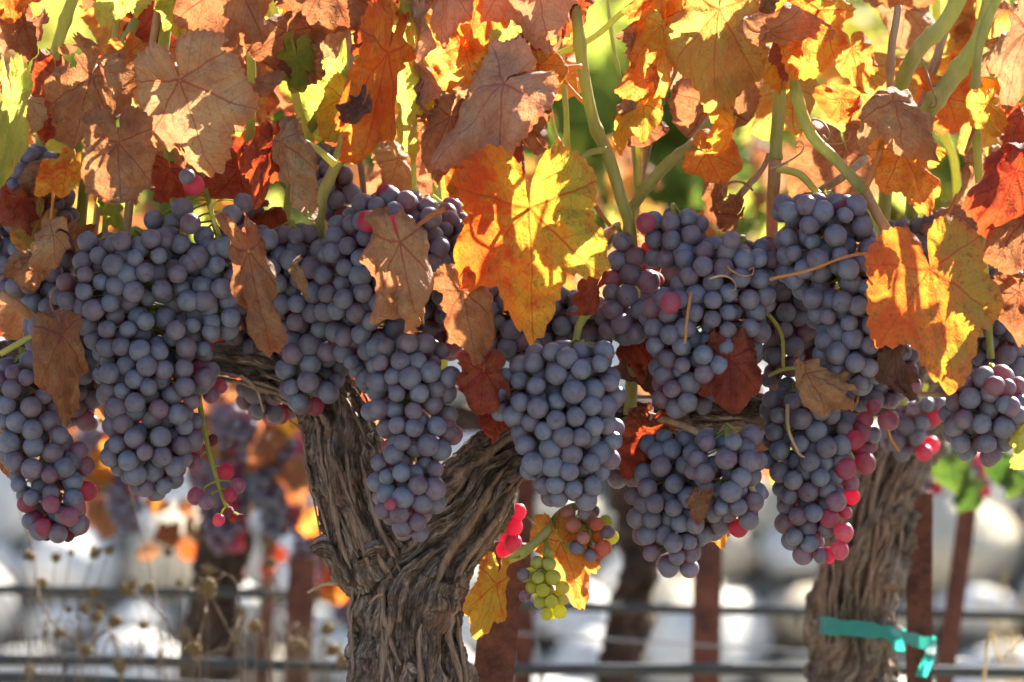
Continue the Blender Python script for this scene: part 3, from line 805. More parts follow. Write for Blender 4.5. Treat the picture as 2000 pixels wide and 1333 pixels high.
def leaf_mesh(name, mat, seed, w=1.0, fold=0, wrap=0, bend=0, crump=0.06, edgecurl=0, sinus=0.62, na=190, nr=15, holes=0.0, skew=0.0, crease=None):
    r = np.random.default_rng(seed)
    crump = crump * 1.35
    th = np.linspace(-172, 172, na)
    jit = 1 + 0.07 * vnoise(np.stack((th / 38, 0 * th, 0 * th + seed), 1), seed)
    base = np.interp(np.abs(th), KEY_A, KEY_R)
    mean = 0.8 - 0.0026 * np.abs(th)
    base = mean + (base - mean) * sinus * (1.0 - 0.0 * mean)
    base = np.where(np.abs(th) > 140, np.minimum(base, np.interp(np.abs(th), KEY_A, KEY_R) * 1.15), base)
    ker = np.ones(5) / 5
    base = np.convolve(np.pad(base, 2, mode='edge'), ker, 'valid') * jit
    nt = 44
    ph = (th + 172) / 344 * nt
    ph = ph + 0.3 * vnoise(np.stack((ph * 0.7, 0 * ph, 0 * ph + 3), 1), seed + 1)
    tooth = 1 - np.abs((ph % 1) * 2 - 0.85) ** 0.9
    size = 0.65 + 0.5 * vnoise(np.stack((np.floor(ph) * 3.7, 0 * ph, 0 * ph), 1), seed + 2)
    teeth = 0.070 * (tooth - 0.5) * size * np.clip((172 - np.abs(th)) / 12, 0.15, 1)
    t = np.linspace(0, 1, nr) ** 0.85
    t[0] = 0.012
    T, TH = np.meshgrid(t, R(1) * th, indexing='ij')
    RR = T * base[None] + (T ** 5) * teeth[None]
    x, y = RR * np.sin(TH) * w, RR * np.cos(TH)
    uv = np.stack((RR * np.sin(TH), y), -1).reshape(-1, 2)
    x, y = x.ravel(), y.ravel()
    tt = T.ravel()
    q = np.stack((x, y, 0 * x + seed * 1.37), 1)
    # blade puffs up between the main veins and crumples
    ang = np.abs(TH.ravel()) / R(1)
    dv = np.minimum(np.minimum(np.abs(ang - 0), np.abs(ang - 50)), np.abs(ang - 106))
    z = 0.045 * (np.minimum(dv, 22) / 22) * tt ** 0.8 * (1 - 0.5 * tt)
    z = z + crump * 1.7 * fbm(q * 2.6, seed, 4) * (0.25 + tt) + crump * 0.45 * (1 - np.abs(vnoise(q * 6.5, seed + 11)) * 2) * (0.3 + tt)
    z = z + crump * 0.6 * np.sin(ang * 0.16 + seed + 2 * vnoise(q * 1.5, seed)) * tt ** 2.5
    x = x + crump * 0.35 * vnoise(q * 3.1 + 9, seed + 4) * tt
    y = y + crump * 0.35 * vnoise(q * 3.1 + 19, seed + 5) * tt
    ncr = (0 if crease is None else crease[0]); acr = 0 if crease is None else crease[1]
    for ci in range(ncr):     # sharp folds of a dried blade
        a_ = r.uniform(0, 2 * math.pi); nx_, ny_ = math.cos(a_), math.sin(a_)
        off_ = r.uniform(0.15, 0.45)
        sd_ = x * nx_ + (y - 0.2) * ny_ - off_ + 0.05 * vnoise(q * 3 + ci, seed + ci)
        m_ = np.maximum(sd_, 0); an = R(acr) * r.uniform(0.5, 1.3) * (1 if r.random() < 0.3 else -1)
        m_ = m_ * m_ / (m_ + 0.04)
        z = z + m_ * math.sin(an)
        x = x - nx_ * m_ * (1 - math.cos(an)); y = y - ny_ * m_ * (1 - math.cos(an))
    if edgecurl:
        z = z - R(edgecurl) * 0.16 * np.maximum(tt - 0.55, 0) ** 2 * 5 * (1 + 0.8 * vnoise(q * 2.2 + 4, seed + 6))
    if skew:
        x = x + skew * y
    if fold:
        f = R(fold)
        s = np.sign(x)
        soft = np.sqrt(x * x + 0.0016) - 0.04
        z = z - soft * math.sin(f)
        x = s * np.abs(x) * math.cos(f)
    if wrap:
        Rr = 0.72 / R(wrap)
        rad = Rr - z * np.sign(Rr)
        rad = Rr + z if Rr > 0 else Rr + z
        a = x / Rr
        x, z = (Rr + z) * np.sin(a), (Rr + z) * np.cos(a) - Rr
    if bend:
        Rb = 0.9 / R(bend)
        a = y / Rb
        y, z = (Rb + z) * np.sin(a), (Rb + z) * np.cos(a) - Rb
    V = np.stack((x, y, z), 1)
    F = []
    I = np.arange(nr * na).reshape(nr, na)
    A = np.stack((I[:-1, :-1], I[:-1, 1:], I[1:, 1:], I[1:, :-1]), -1).reshape(-1, 4)
    if holes > 0:
        cen = q[A].mean(1)
        hv = fbm(cen * (3.9, 3.9, 1) + 31, seed + 8, 3)
        rimt = tt[A].mean(1)
        A = A[(hv + 0.55 * (rimt - 0.8)) < (0.60 - holes)]
    used = np.zeros(len(V), bool); used[A.ravel()] = True
    remap = np.cumsum(used) - 1
    V2, A2 = V[used], remap[A]
    me = bpy.data.meshes.new(name)
    me.vertices.add(len(V2)); me.vertices.foreach_set('co', V2.ravel())
    me.loops.add(A2.size); me.loops.foreach_set('vertex_index', A2.ravel().astype(np.int32))
    me.polygons.add(len(A2)); me.polygons.foreach_set('loop_start', np.arange(0, A2.size, 4, dtype=np.int32))
    me.polygons.foreach_set('use_smooth', np.ones(len(A2), bool))
    l1, l2 = me.uv_layers.new(name='leaf'), me.uv_layers.new(name='rim')
    l1.data.foreach_set('uv', uv[used][A2.ravel()].ravel())
    l2.data.foreach_set('uv', np.stack((tt, tt), 1)[used][A2.ravel()].ravel())
    me.materials.append(mat)
    me.update(); me.validate()
    return me

def leaf_frame(bx, by, tx, ty, Y, pitch=0, roll=0):
    b, t = P(bx, by, Y), P(tx, ty, Y)
    ey = t - b; L = np.linalg.norm(ey); ey = ey / L
    ez = np.array((0, -1.0, 0)); ex = np.cross(ey, ez)
    Rm = Matrix((ex, ey, ez)).transposed()
    Rm = Rm @ Matrix.Rotation(R(pitch), 3, 'X') @ Matrix.Rotation(R(roll), 3, 'Y')
    return b, L / max(0.3, math.cos(R(pitch))), Rm

def put_leaf(mesh, root, bx, by, tx, ty, Y, pitch=0, roll=0, label=None, stalk=None, stalk_mat='pet_orange'):
    b, L, Rm = leaf_frame(bx, by, tx, ty, Y, pitch, roll)
    o = obj('leaf', mesh, root)
    o.matrix_local = Matrix.Translation(Vector(b) - Vector(root.location)) @ Rm.to_4x4() @ Matrix.Diagonal((L, L, L, 1))
    if label:
        o['label'] = label
    if stalk:
        e = P(*stalk)
        mid = (b + e) / 2 + np.array((0, 0.004, 0.006))
        pts = catmull([b, mid, e], 6)
        c = obj('leaf_stalk', MB().tube((np.array([Rm.to_4x4().inverted() @ Vector(p_ - b) for p_ in pts]) / L), np.linspace(0.0011, 0.0015, len(pts)) / L, 7).mesh('leaf_stalk', M[stalk_mat]), o)
    return o

# base px, base py, tip px, tip py, depth, material, shape, placing, label
LEAVES = [
    (352, 157, 420, 372, -0.10, 'tan', dict(seed=1, crease=(1, 30), w=1.0, fold=8, wrap=30, bend=15, crump=.05), dict(roll=12, stalk=(318, 105, -0.0)), 'large flat tan leaf with red veins'),
    (230, 280, 236, 478, -0.10, 'brown', dict(seed=2, w=.72, fold=14, wrap=35, bend=12, crump=.07, edgecurl=25), dict(roll=-8, stalk=(250, 230, -0.05)), 'hanging brown leaf with orange glow at its corner'),
    (548, 277, 604, 468, -0.10, 'tan', dict(seed=3, w=.72, fold=30, wrap=90, bend=10, crump=.10, edgecurl=30), dict(roll=25), 'crumpled pale tan leaf folded over itself'),
    (530, 280, 500, 420, -0.07, 'rust', dict(seed=4, w=.55, fold=20, wrap=30, crump=.09), dict(roll=-30), None),
    (182, 150, 104, 338, -0.05, 'brown', dict(seed=5, w=.75, fold=15, wrap=25, bend=20, crump=.10, edgecurl=30, holes=.04), dict(roll=15, stalk=(200, 120, 0.0)), None),
    (110, 150, 80, 300, -0.01, 'rust', dict(seed=6, w=.7, fold=20, wrap=30, crump=.10), dict(roll=-20), None),
    (455, -55, 405, 205, -0.08, 'brown', dict(seed=7, w=.66, fold=16, wrap=30, bend=20, crump=.10, edgecurl=25, holes=.06), dict(roll=-12), 'ragged brown leaf hanging from the top edge'),
    (560, 60, 520, 235, -0.05, 'brown', dict(seed=8, w=.85, fold=10, wrap=28, bend=20, crump=.09), dict(roll=10), None),
    (640, -40, 560, 110, -0.05, 'brown', dict(seed=9, w=1.0, fold=10, wrap=28, bend=20, crump=.10, holes=.04), dict(roll=10), None),
    (640, 60, 610, 150, 0.0, 'pink', dict(seed=10, w=1.0, wrap=40, bend=40, crump=.10), dict(pitch=-35), None),
    (665, 130, 600, 310, 0.05, 'green', dict(seed=11, w=.9, fold=8, wrap=20, bend=15, crump=.05), dict(roll=-15), None),
    (20, 200, 8, 440, -0.08, 'green', dict(seed=12, w=.30, fold=20, wrap=40, crump=.07), dict(roll=20), None),
    (15, -50, 25, 60, -0.02, 'orange', dict(seed=13, w=.9, wrap=20, crump=.07), dict(), None),
    (250, -70, 200, 60, -0.05, 'green', dict(seed=14, w=.9, wrap=15, crump=.06), dict(roll=10), None),
    (130, 330, 62, 384, -0.08, 'yellow', dict(seed=15, w=.8, wrap=30, crump=.08), dict(roll=20), None),
    (105, 460, 20, 540, -0.09, 'tan', dict(seed=16, w=.95, fold=24, wrap=50, bend=35, crump=.12, edgecurl=40), dict(roll=20), 'curled tan leaf at the left edge above a reddish stalk'),
    (60, 500, 70, 610, -0.07, 'brown', dict(seed=17, w=.9, fold=24, wrap=40, bend=35, crump=.12), dict(roll=-30), None),
    (118, 655, 150, 872, -0.085, 'brown', dict(seed=18, w=.52, fold=24, wrap=45, bend=10, crump=.10, edgecurl=30), dict(roll=-18), 'rust brown leaf hanging beside the leftmost red tipped bunch'),
    (758, 105, 690, 405, -0.09, 'orange', dict(seed=19, w=.42, fold=26, wrap=40, bend=18, crump=.10, edgecurl=25, holes=.03), dict(roll=-20), 'long orange red leaf lit from behind'),
    (705, 205, 632, 248, -0.10, 'grey', dict(seed=20, w=.55, wrap=45, bend=20, crump=.12), dict(roll=20), None),
    (785, 85, 775, 365, -0.06, 'green', dict(seed=21, w=.34, fold=30, wrap=40, bend=25, crump=.06, edgecurl=20), dict(roll=35), None),
    (815, 90, 800, 300, -0.065, 'pink', dict(seed=22, w=.22, fold=20, wrap=50, bend=25, crump=.08), dict(roll=55), None),
    (868, -50, 845, 120, -0.07, 'pink', dict(seed=23, w=.55, fold=16, wrap=30, bend=15, crump=.08), dict(roll=25), None),
    (905, 90, 850, 205, -0.04, 'orange', dict(seed=24, w=.8, wrap=30, crump=.10, holes=.03), dict(roll=-20), None),
    (945, -70, 905, 165, -0.06, 'orange', dict(seed=25, w=.55, fold=12, wrap=24, bend=14, crump=.07), dict(roll=-10), 'bright orange leaf hanging from the top edge'),
    (1030, -90, 1085, 135, -0.08, 'pink', dict(seed=26, w=.98, fold=10, wrap=34, bend=30, crump=.06, edgecurl=25), dict(roll=5), 'pinkish tan leaf at the top edge beside a green cane'),
    (1000, 60, 960, 150, -0.02, 'green', dict(seed=27, w=.9, wrap=20, crump=.06), dict(roll=-15), None),
    (985, 166, 800, 335, -0.105, 'pink', dict(seed=28, w=.72, fold=16, wrap=45, bend=40, crump=.06, edgecurl=20), dict(roll=28), 'wide pinkish tan leaf drooping over a dark withered one'),
    (985, 195, 872, 330, -0.085, 'grey', dict(seed=29, w=.85, fold=30, wrap=40, bend=25, crump=.09), dict(roll=-20), 'dark grey withered leaf under the pinkish tan leaf'),
    (990, 168, 1072, 350, -0.085, 'brown', dict(seed=30, w=.55, fold=30, wrap=45, bend=15, crump=.12, edgecurl=30, holes=.04), dict(roll=20), None),
    (985, 190, 1000, 370, -0.075, 'rust', dict(seed=31, w=.7, fold=25, wrap=35, crump=.10), dict(roll=-15), None),
    (880, 230, 820, 395, -0.06, 'brown', dict(seed=32, w=.7, fold=15, wrap=30, bend=15, crump=.09, holes=.03), dict(roll=15), None),
    (930, 290, 870, 400, -0.05, 'orange', dict(seed=33, w=.8, fold=15, wrap=30, crump=.09), dict(roll=-10), None),
    (1034, 408, 1046, 690, -0.115, 'hero', dict(seed=34, crease=(1, 18), w=.82, fold=6, wrap=26, bend=10, crump=.045, sinus=1.0, na=260, nr=20), dict(roll=-4, stalk=(1065, 330, -0.05), stalk_mat='pet_yellow'), 'big yellow and red leaf glowing in the middle above the bunches'),
    (1165, 560, 1120, 660, -0.055, 'rust', dict(seed=35, w=.5, fold=20, wrap=45, crump=.08), dict(roll=-35), None),
    (1241, 236, 1218, 142, -0.05, 'tan', dict(seed=36, w=.62, fold=30, wrap=60, bend=20, crump=.08), dict(roll=10), None),
    (1243, 245, 1295, 340, -0.03, 'brown', dict(seed=37, w=.75, fold=10, wrap=30, bend=10, crump=.08), dict(roll=15), 'spotted brown leaf on a thin yellow stalk'),
    (1296, 38, 1272, 235, -0.045, 'orange', dict(seed=38, w=.46, fold=14, wrap=30, bend=14, crump=.09, edgecurl=20, holes=.05), dict(roll=-12), None),
    (1330, -10, 1262, 60, -0.04, 'yellow', dict(seed=39, w=.5, wrap=50, bend=30, crump=.09), dict(roll=-25), None),
    (1405, 20, 1378, 280, -0.07, 'olive', dict(seed=40, w=.60, fold=10, wrap=28, bend=16, crump=.08, edgecurl=20, holes=.05), dict(roll=8), 'orange brown speckled leaf below a reddish tendril'),
    (1440, 110, 1420, 260, -0.05, 'brown', dict(seed=41, w=.55, fold=20, wrap=30, crump=.11), dict(roll=-25), None),
    (1600, 20, 1540, 196, -0.09, 'yellow', dict(seed=42, w=.80, fold=8, wrap=50, bend=30, crump=.05), dict(roll=-8, stalk=(1522, 182, -0.01)), 'yellow leaf cupped under a brown curled top, upper right'),
    (1500, 60, 1690, 70, -0.10, 'brown', dict(seed=43, w=.50, fold=10, wrap=60, bend=50, crump=.07, edgecurl=25), dict(roll=30), None),
    (1665, 95, 1680, 195, -0.07, 'orange', dict(seed=44, w=.7, fold=12, wrap=35, crump=.08), dict(roll=15), None),
    (1742, 200, 1890, 315, -0.09, 'tan', dict(seed=45, w=.62, fold=16, wrap=55, bend=30, crump=.09, edgecurl=35), dict(roll=-35), 'curled tan leaf lying sideways at the upper right'),
    (1735, 205, 1650, 300, -0.08, 'tan', dict(seed=46, w=.55, fold=16, wrap=55, bend=30, crump=.09), dict(roll=25), None),
    (1760, 290, 1820, 430, -0.06, 'orange', dict(seed=47, w=.80, fold=14, wrap=35, crump=.10, holes=.06), dict(roll=-10), None),
    (2010, 60, 1930, 255, -0.08, 'tan', dict(seed=48, w=.5, fold=12, wrap=30, bend=20, crump=.08), dict(roll=20), None),
    (1995, 220, 1960, 330, -0.05, 'rust', dict(seed=49, w=.8, wrap=30, crump=.10), dict(roll=-20), None),
    (1985, 335, 1900, 530, -0.095, 'rust', dict(seed=50, w=.62, fold=14, wrap=32, bend=12, crump=.09, edgecurl=20), dict(roll=12), 'rust red leaf at the right edge'),
    (2000, 430, 1975, 640, -0.08, 'brown', dict(seed=51, w=.55, fold=14, wrap=30, crump=.10), dict(roll=-15), None),
    (1880, 425, 1745, 440, -0.01, 'pink', dict(seed=52, w=.5, wrap=30, bend=30, crump=.07), dict(roll=40), None),
    (1816, 526, 1872, 768, -0.115, 'hero2', dict(seed=53, crease=(1, 18), w=.90, fold=12, wrap=26, bend=12, crump=.045, sinus=.85, na=260, nr=20), dict(roll=-6), 'large orange and green leaf in front of the bunches at right'),
    (1990, 570, 1965, 720, -0.06, 'brown', dict(seed=54, w=.7, wrap=30, crump=.10), dict(roll=10), None),
    (486, 492, 532, 726, -0.115, 'brown', dict(seed=55, w=.62, fold=24, wrap=112, bend=12, crump=.09, edgecurl=20), dict(roll=-8, stalk=(468, 455, -0.07)), 'narrow brown leaf curled like a cone over blue grapes'),
    (564, 518, 612, 606, -0.10, 'tan', dict(seed=56, w=.32, fold=30, wrap=40, crump=.08), dict(roll=30), 'small tan strip of leaf stuck on blue grapes'),
    (782, 474, 828, 738, -0.12, 'tan', dict(seed=57, w=.66, fold=24, wrap=100, bend=14, crump=.10, edgecurl=25), dict(roll=8), 'folded tan leaf hanging left of the glowing yellow leaf'),
    (905, 570, 935, 748, -0.10, 'brown', dict(seed=58, w=.72, fold=10, wrap=95, bend=12, crump=.08, edgecurl=20), dict(roll=12), 'rust brown leaf wrapped below the glowing yellow leaf'),
    (945, 725, 935, 856, -0.085, 'rust', dict(seed=59, w=.80, fold=14, wrap=40, bend=18, crump=.10), dict(roll=-10), 'dark rust leaf tucked beside the tight grey bunch'),
    (975, 800, 960, 880, -0.05, 'rust', dict(seed=60, w=.9, wrap=35, crump=.12), dict(roll=20), None),
    (1425, 700, 1428, 862, -0.065, 'rust', dict(seed=61, w=.72, fold=10, wrap=34, bend=14, crump=.08), dict(roll=10), 'dark red leaf hanging below the middle right bunch'),
    (1575, 730, 1720, 800, -0.075, 'tan', dict(seed=62, w=.62, fold=20, wrap=45, bend=25, crump=.11, edgecurl=30, holes=.05), dict(roll=-20), 'ragged brown leaf with a hole under the right bunch'),
    (1745, 680, 1765, 828, -0.06, 'grey', dict(seed=63, w=.5, fold=20, wrap=30, crump=.09), dict(roll=-20), None),
    (1230, 660, 1240, 770, -0.0, 'rust', dict(seed=64, w=.7, wrap=30, crump=.10), dict(roll=15), None),
    (1260, 840, 1205, 960, -0.02, 'rust', dict(seed=65, w=.7, wrap=30, crump=.10), dict(roll=15), None),
    (1365, 975, 1352, 1036, -0.07, 'brown', dict(seed=66, w=.8, wrap=40, fold=15, crump=.10), dict(roll=15), 'small brown leaf scrap stuck to the dark lower bunch'),
    (1400, 1020, 1415, 1078, -0.01, 'orange', dict(seed=67, w=.9, wrap=40, crump=.10), dict(roll=15), None),
    (968, 1140, 925, 1285, -0.075, 'yellow', dict(seed=68, w=.52, fold=22, wrap=50, bend=20, crump=.07, edgecurl=20), dict(roll=-18, stalk=(1012, 1090, -0.02), stalk_mat='pet_yellow'), 'small yellow leaf hanging beside the trunk and stake'),
    (1096, 1058, 1142, 1210, -0.02, 'orange', dict(seed=69, w=.62, fold=14, wrap=40, bend=15, crump=.08), dict(roll=14, stalk=(1080, 1035, -0.02), stalk_mat='pet_yellow'), 'orange leaf beside the small green grapes'),
    (2030, 850, 1965, 930, -0.05, 'green', dict(seed=70, w=.8, fold=14, wrap=30, crump=.06), dict(roll=14), None),
    (1440, 420, 1380, 475, 0.0, 'brown', dict(seed=71, w=.9, wrap=35, crump=.12), dict(roll=-10), None),
    (330, 330, 300, 420, 0.0, 'rust', dict(seed=72, w=.9, wrap=30, crump=.10), dict(roll=20), None),
    (470, 330, 480, 470, 0.01, 'rust', dict(seed=73, w=.9, wrap=30, crump=.10), dict(roll=-20), None),
    (20, 780, 30, 960, 0.05, 'brown', dict(seed=74, w=.8, wrap=30, crump=.10), dict(roll=-20), None),
    (1700, 700, 1640, 800, 0.03, 'rust', dict(seed=75, w=.9, wrap=30, crump=.10), dict(roll=-20), None),
    (1270, 690, 1180, 760, 0.03, 'grey', dict(seed=76, w=.9, wrap=30, crump=.10), dict(roll=20), None),
]
for bx, by, tx, ty, Y, mat, shp, plc, label in LEAVES:
    if mat in ('brown', 'tan', 'rust', 'olive', 'pink'):
        shp['holes'] = max(shp.get('holes', 0), .05)
        shp['edgecurl'] = max(shp.get('edgecurl', 0), 35)
    shp.setdefault('crease', {'tan': (4, 60), 'brown': (5, 65), 'rust': (4, 60), 'pink': (3, 55), 'grey': (4, 60)}.get(mat, (3, 40)))
    put_leaf(leaf_mesh('leaf', M[mat], **shp), vine, bx, by, tx, ty, Y, label=label, **plc)

# leaves deeper in the canopy, behind those; they share a few blades
pool = {}
for kname, n_ in (('brown', 3), ('tan', 2), ('orange', 3), ('green', 4), ('yellow', 2), ('rust', 2), ('pink', 2), ('olive', 2), ('deepgreen', 2)):
    pool[kname] = [leaf_mesh('leaf', M[kname], 300 + i + 17 * len(pool), w=random.uniform(.65, .95), fold=random.uniform(5, 28), wrap=random.uniform(18, 50), bend=random.uniform(5, 35),
                             crump=random.uniform(.06, .11), edgecurl=30, holes=random.choice((0, .03)), na=120, nr=10, crease=(4, 60)) for i in range(n_)]
def filler(root, n, xr, yr, Yr, kinds, Lr, avoid=(), seed=1):
    r = random.Random(seed)
    c = 0; tries = 0
    while c < n and tries < n * 20:
        tries += 1
        x, y = r.uniform(*xr), r.uniform(*yr)
        if any(a <= x <= b and e <= y <= f for a, b, e, f in avoid):
            continue
        kd = r.choice(kinds)
        a = r.gauss(90, 40)
        L = r.uniform(*Lr)
        put_leaf(r.choice(pool[kd]), root, x, y, x + L * math.cos(R(a)), y + L * math.sin(R(a)), r.uniform(*Yr), pitch=r.uniform(-35, 25), roll=r.gauss(0, 32))
        c += 1
def small_leaves():
    filler(vine, 30, (-20, 1120), (-90, 250), (-0.07, 0.0), ['brown', 'olive', 'tan', 'rust', 'orange', 'green', 'pink'], (75, 130), [(230, 480, 120, 380)], 41)
    filler(vine, 22, (1200, 2020), (-90, 300), (-0.07, 0.0), ['brown', 'olive', 'tan', 'rust', 'orange', 'green', 'yellow'], (70, 125), [], 42)
    filler(vine, 14, (0, 2000), (330, 470), (-0.02, 0.04), ['brown', 'olive', 'rust', 'green'], (60, 110), [(1100, 1260, 300, 480)], 43)
small_leaves()
GAPS = [(1120, 1330, 20, 420), (1380, 1640, 230, 400), (90, 240, 20, 150)]
filler(vine, 46, (-80, 1120), (-160, 330), (0.03, 0.22), ['brown', 'brown', 'orange', 'green', 'yellow', 'tan', 'pink', 'green', 'rust', 'olive'], (120, 200), GAPS, 5)
filler(vine, 26, (1330, 2080), (-160, 330), (0.03, 0.22), ['brown', 'brown', 'orange', 'green', 'tan', 'pink', 'green', 'olive', 'tan'], (120, 200), GAPS, 6)
filler(vine, 26, (-60, 2060), (480, 800), (0.07, 0.14), ['brown', 'rust', 'rust', 'tan'], (130, 190), [(300, 560, 760, 900)], 7)

# ------------------------------------------------------------------ grapes
def berry_mesh(name, mat, kind=0):
    nu, nv = 22, 14
    V, F = [(0, 0, 1.0)], []
    for j in range(1, nv):
        a = math.pi * j / nv
        for i in range(nu):
            b = 2 * math.pi * i / nu
            V.append((math.sin(a) * math.cos(b), math.sin(a) * math.sin(b), math.cos(a)))
    V.append((0, 0, -1.0))
    V = np.array(V)
    if kind == 1:
        V = V * (0.97, 0.97, 1.06)
    elif kind == 2:
        V = V * (1 + 0.025 * fbm(V * 1.3 + 4, 9, 2))[:, None]
    elif kind == 3:      # shrivelled
        rg = 1 - np.abs(vnoise(V * (3.2, 3.2, 1.4) + 2, 5)) * 0.55
        V = V * (0.55 + 0.35 * rg)[:, None] * (1, 0.9, 1.15)
    V[:, 2] -= 0.0
    # stalk dimple
    up = V[:, 2] > 0.9
    V[up, 2] -= (V[up, 2] - 0.9) * 0.6
    n = len(V)
    for i in range(nu):
        k = (i + 1) % nu
        F.append((0, 1 + i, 1 + k))
        for j in range(nv - 2):
            F.append((1 + j * nu + i, 1 + (j + 1) * nu + i, 1 + (j + 1) * nu + k, 1 + j * nu + k))
        F.append((n - 1, 1 + (nv - 2) * nu + k, 1 + (nv - 2) * nu + i))
    return MB().add(V, F).mesh(name, mat)
BM = {c: [berry_mesh('grape', M['grape_' + c], k) for k in (0, 1, 2)] for c in ('blue', 'purple', 'rose', 'red', 'green', 'blush')}
BM['shriv'] = [berry_mesh('grape', M['shriv'], 3)]

def pack(rows, d, seed, dmax=62, loose=0.0):
    """berry centres (px x, px y, px depth) filling the outline rows (y, left, right)"""
    r = np.random.default_rng(seed)
    rows = np.array(rows, float)
    rows[:, 1] += r.normal(-9, 6, len(rows)); rows[:, 2] += r.normal(9, 6, len(rows))
    ra = d / 2
    y0, y1 = rows[0, 0] + ra * 0.8, rows[-1, 0] - ra * 0.8
    def shape(y):
        xl, xr = np.interp(y, rows[:, 0], rows[:, 1]), np.interp(y, rows[:, 0], rows[:, 2])
        hw = np.maximum((xr - xl) / 2 - ra, 3)
        return (xl + xr) / 2, hw, np.minimum(np.maximum(hw * 0.85, ra * 0.4), dmax)
    n = 9000
    y = r.uniform(y0, y1, n); u = r.uniform(-1, 1, n); v = r.uniform(-1, 1, n)
    q = u * u + v * v
    ok = q <= 1
    y, u, v, q = y[ok], u[ok], v[ok], q[ok]
    cx, hw, hd = shape(y)
    pts = np.stack((cx + u * hw, y, v * hd), 1)
    # outer berries first
    depth_in = (1 - np.sqrt(q)) * np.minimum(hw, hd)
    order = np.argsort((depth_in > d * 0.35).astype(float) + r.uniform(0, 0.5, len(y)))
    pts, depth_in = pts[order], depth_in[order]
    acc = np.zeros((0, 3))
    md = d * (0.77 + loose)
    for p_, di in zip(pts, depth_in):
        if di > d * 1.35:
            continue
        if len(acc) == 0 or np.min(((acc - p_) ** 2).sum(1)) > md * md:
            acc = np.vstack((acc, p_))
    for it in range(26):
        df = acc[:, None] - acc[None]
        ds = np.sqrt((df ** 2).sum(2)) + np.eye(len(acc)) * 1e6
        push = np.maximum(0, d * 0.91 - ds)
        mv = (df / ds[:, :, None] * push[:, :, None]).sum(1) * 0.32
        acc = acc + mv
        acc[:, 1] = np.clip(acc[:, 1], y0, y1)
        cx, hw, hd = shape(acc[:, 1])
        qq = np.sqrt(((acc[:, 0] - cx) / hw) ** 2 + (acc[:, 2] / hd) ** 2)
        over = np.maximum(qq, 1)
        acc[:, 0] = cx + (acc[:, 0] - cx) / over
        acc[:, 2] = acc[:, 2] / over
    gone = r.random(len(acc)) < 0.05
    acc = acc[~gone]
    acc = acc + r.normal(0, d * 0.05, acc.shape)
    cx, hw, hd = shape(acc[:, 1])
    axis = np.stack((cx, acc[:, 1] - d * 0.45, 0 * cx), 1)
    return acc, axis

def bunch(label, rows, Y, seed, d=39.5, mix=('blue',), extra=(), dmax=62, loose=0.0, top=None, sparse=False, shriv=0, stalk='rachis', group='ripe grape bunches on the vine'):
    r = np.random.default_rng(seed + 500)
    k = pxs(Y)
    if rows:
        acc, axis = pack(rows, d, seed, dmax, loose)
        tx = (rows[0][1] + rows[0][2]) / 2; ty = rows[0][0]
    else:
        acc, axis = np.zeros((0, 3)), np.zeros((0, 3)); tx, ty = extra[0][0], extra[0][1]
    if top:
        tx, ty = top
    root = thing('grape_bunch', label, 'grape bunch', P(tx, ty, Y), group)
    org = np.array(root.location)
    sm = MB()
    c = []
    for p_, ax in zip(acc, axis):
        c.append((P(p_[0], p_[1], Y) + np.array((0, p_[2] * k, 0)), P(ax[0], ax[1], Y), None, None))
    for e in extra:          # (px, py, dY, colour, diameter)
        w_ = P(e[0], e[1], Y + e[2])
        c.append((w_, None, e[3], e[4] if len(e) > 4 else d))
    if rows:
        mid = [P((a[1] + a[2]) / 2, a[0], Y) for a in rows]
        pts = catmull([P(tx, ty - 6, Y + 0.05)] + mid[:-1] + [P((rows[-1][1] + rows[-1][2]) / 2, rows[-1][0] - d * 0.8, Y)], 4)
        sm.tube(pts - org, np.linspace(0.0021, 0.0008, len(pts)), 6)
    for i, (w_, ax, colr, dd) in enumerate(c):
        rad = (dd or d * np.clip(r.normal(1.0, 0.09), 0.70, 1.18)) / 2 * k
        colr = colr or mix[r.integers(len(mix))]
        if colr == 'red' and r.random() < 0.28:
            colr = 'rose'
        if shriv and ax is not None and r.random() < shriv:
            colr = 'shriv'; rad *= 0.8
        o = obj('grape', BM[colr][r.integers(len(BM[colr]))], root)
        ax_ = ax if ax is not None else w_ + np.array((0, 0.0, 0.02))
        up = Vector(ax_ - w_)
        if up.length < 1e-6:
            up = Vector((0, 0, 1))
        rot = up.to_track_quat('Z', 'Y').to_matrix() @ Matrix.Rotation(r.uniform(0, 6.28), 3, 'Z') @ Matrix.Rotation(r.normal(0, 0.35), 3, 'X')
        o.matrix_local = Matrix.Translation(Vector(w_ - org)) @ rot.to_4x4() @ Matrix.Diagonal((rad * r.uniform(.97, 1.03), rad * r.uniform(.97, 1.03), rad, 1))
        if ax is not None:
            upn = np.array(up.normalized())
            sm.tube(np.stack((w_ + upn * rad * 0.9, w_ + (ax_ - w_) * 0.75 + np.array((0, 0, 0.001)), ax_ + np.array((0, 0, 0.002)))) - org, (0.0007, 0.0006, 0.0007), 5, False)
    if sparse:               # bare stalk with its berries on short side stalks
        path = catmull([P(a, b, Y + dy) for a, b, dy in sparse], 6)
        sm.tube(path - org, np.linspace(0.0021, 0.001, len(path)), 7)
        for (w_, ax, colr, dd) in c:
            if ax is None:
                j = np.argmin(((path - w_ - np.array((0, 0, 0.006))) ** 2).sum(1))
                a_, b_ = path[j], w_
                sm.tube(catmull([a_, (a_ + b_) / 2 + np.array((0, 0, 0.002)), b_], 3) - org, (0.0009, 0.0008, 0.0008, 0.0008, 0.0008, 0.0008, 0.0008), 5, False)
    if sm.n:
        obj('stem', sm.mesh('stem', M[stalk]), root)
    return root

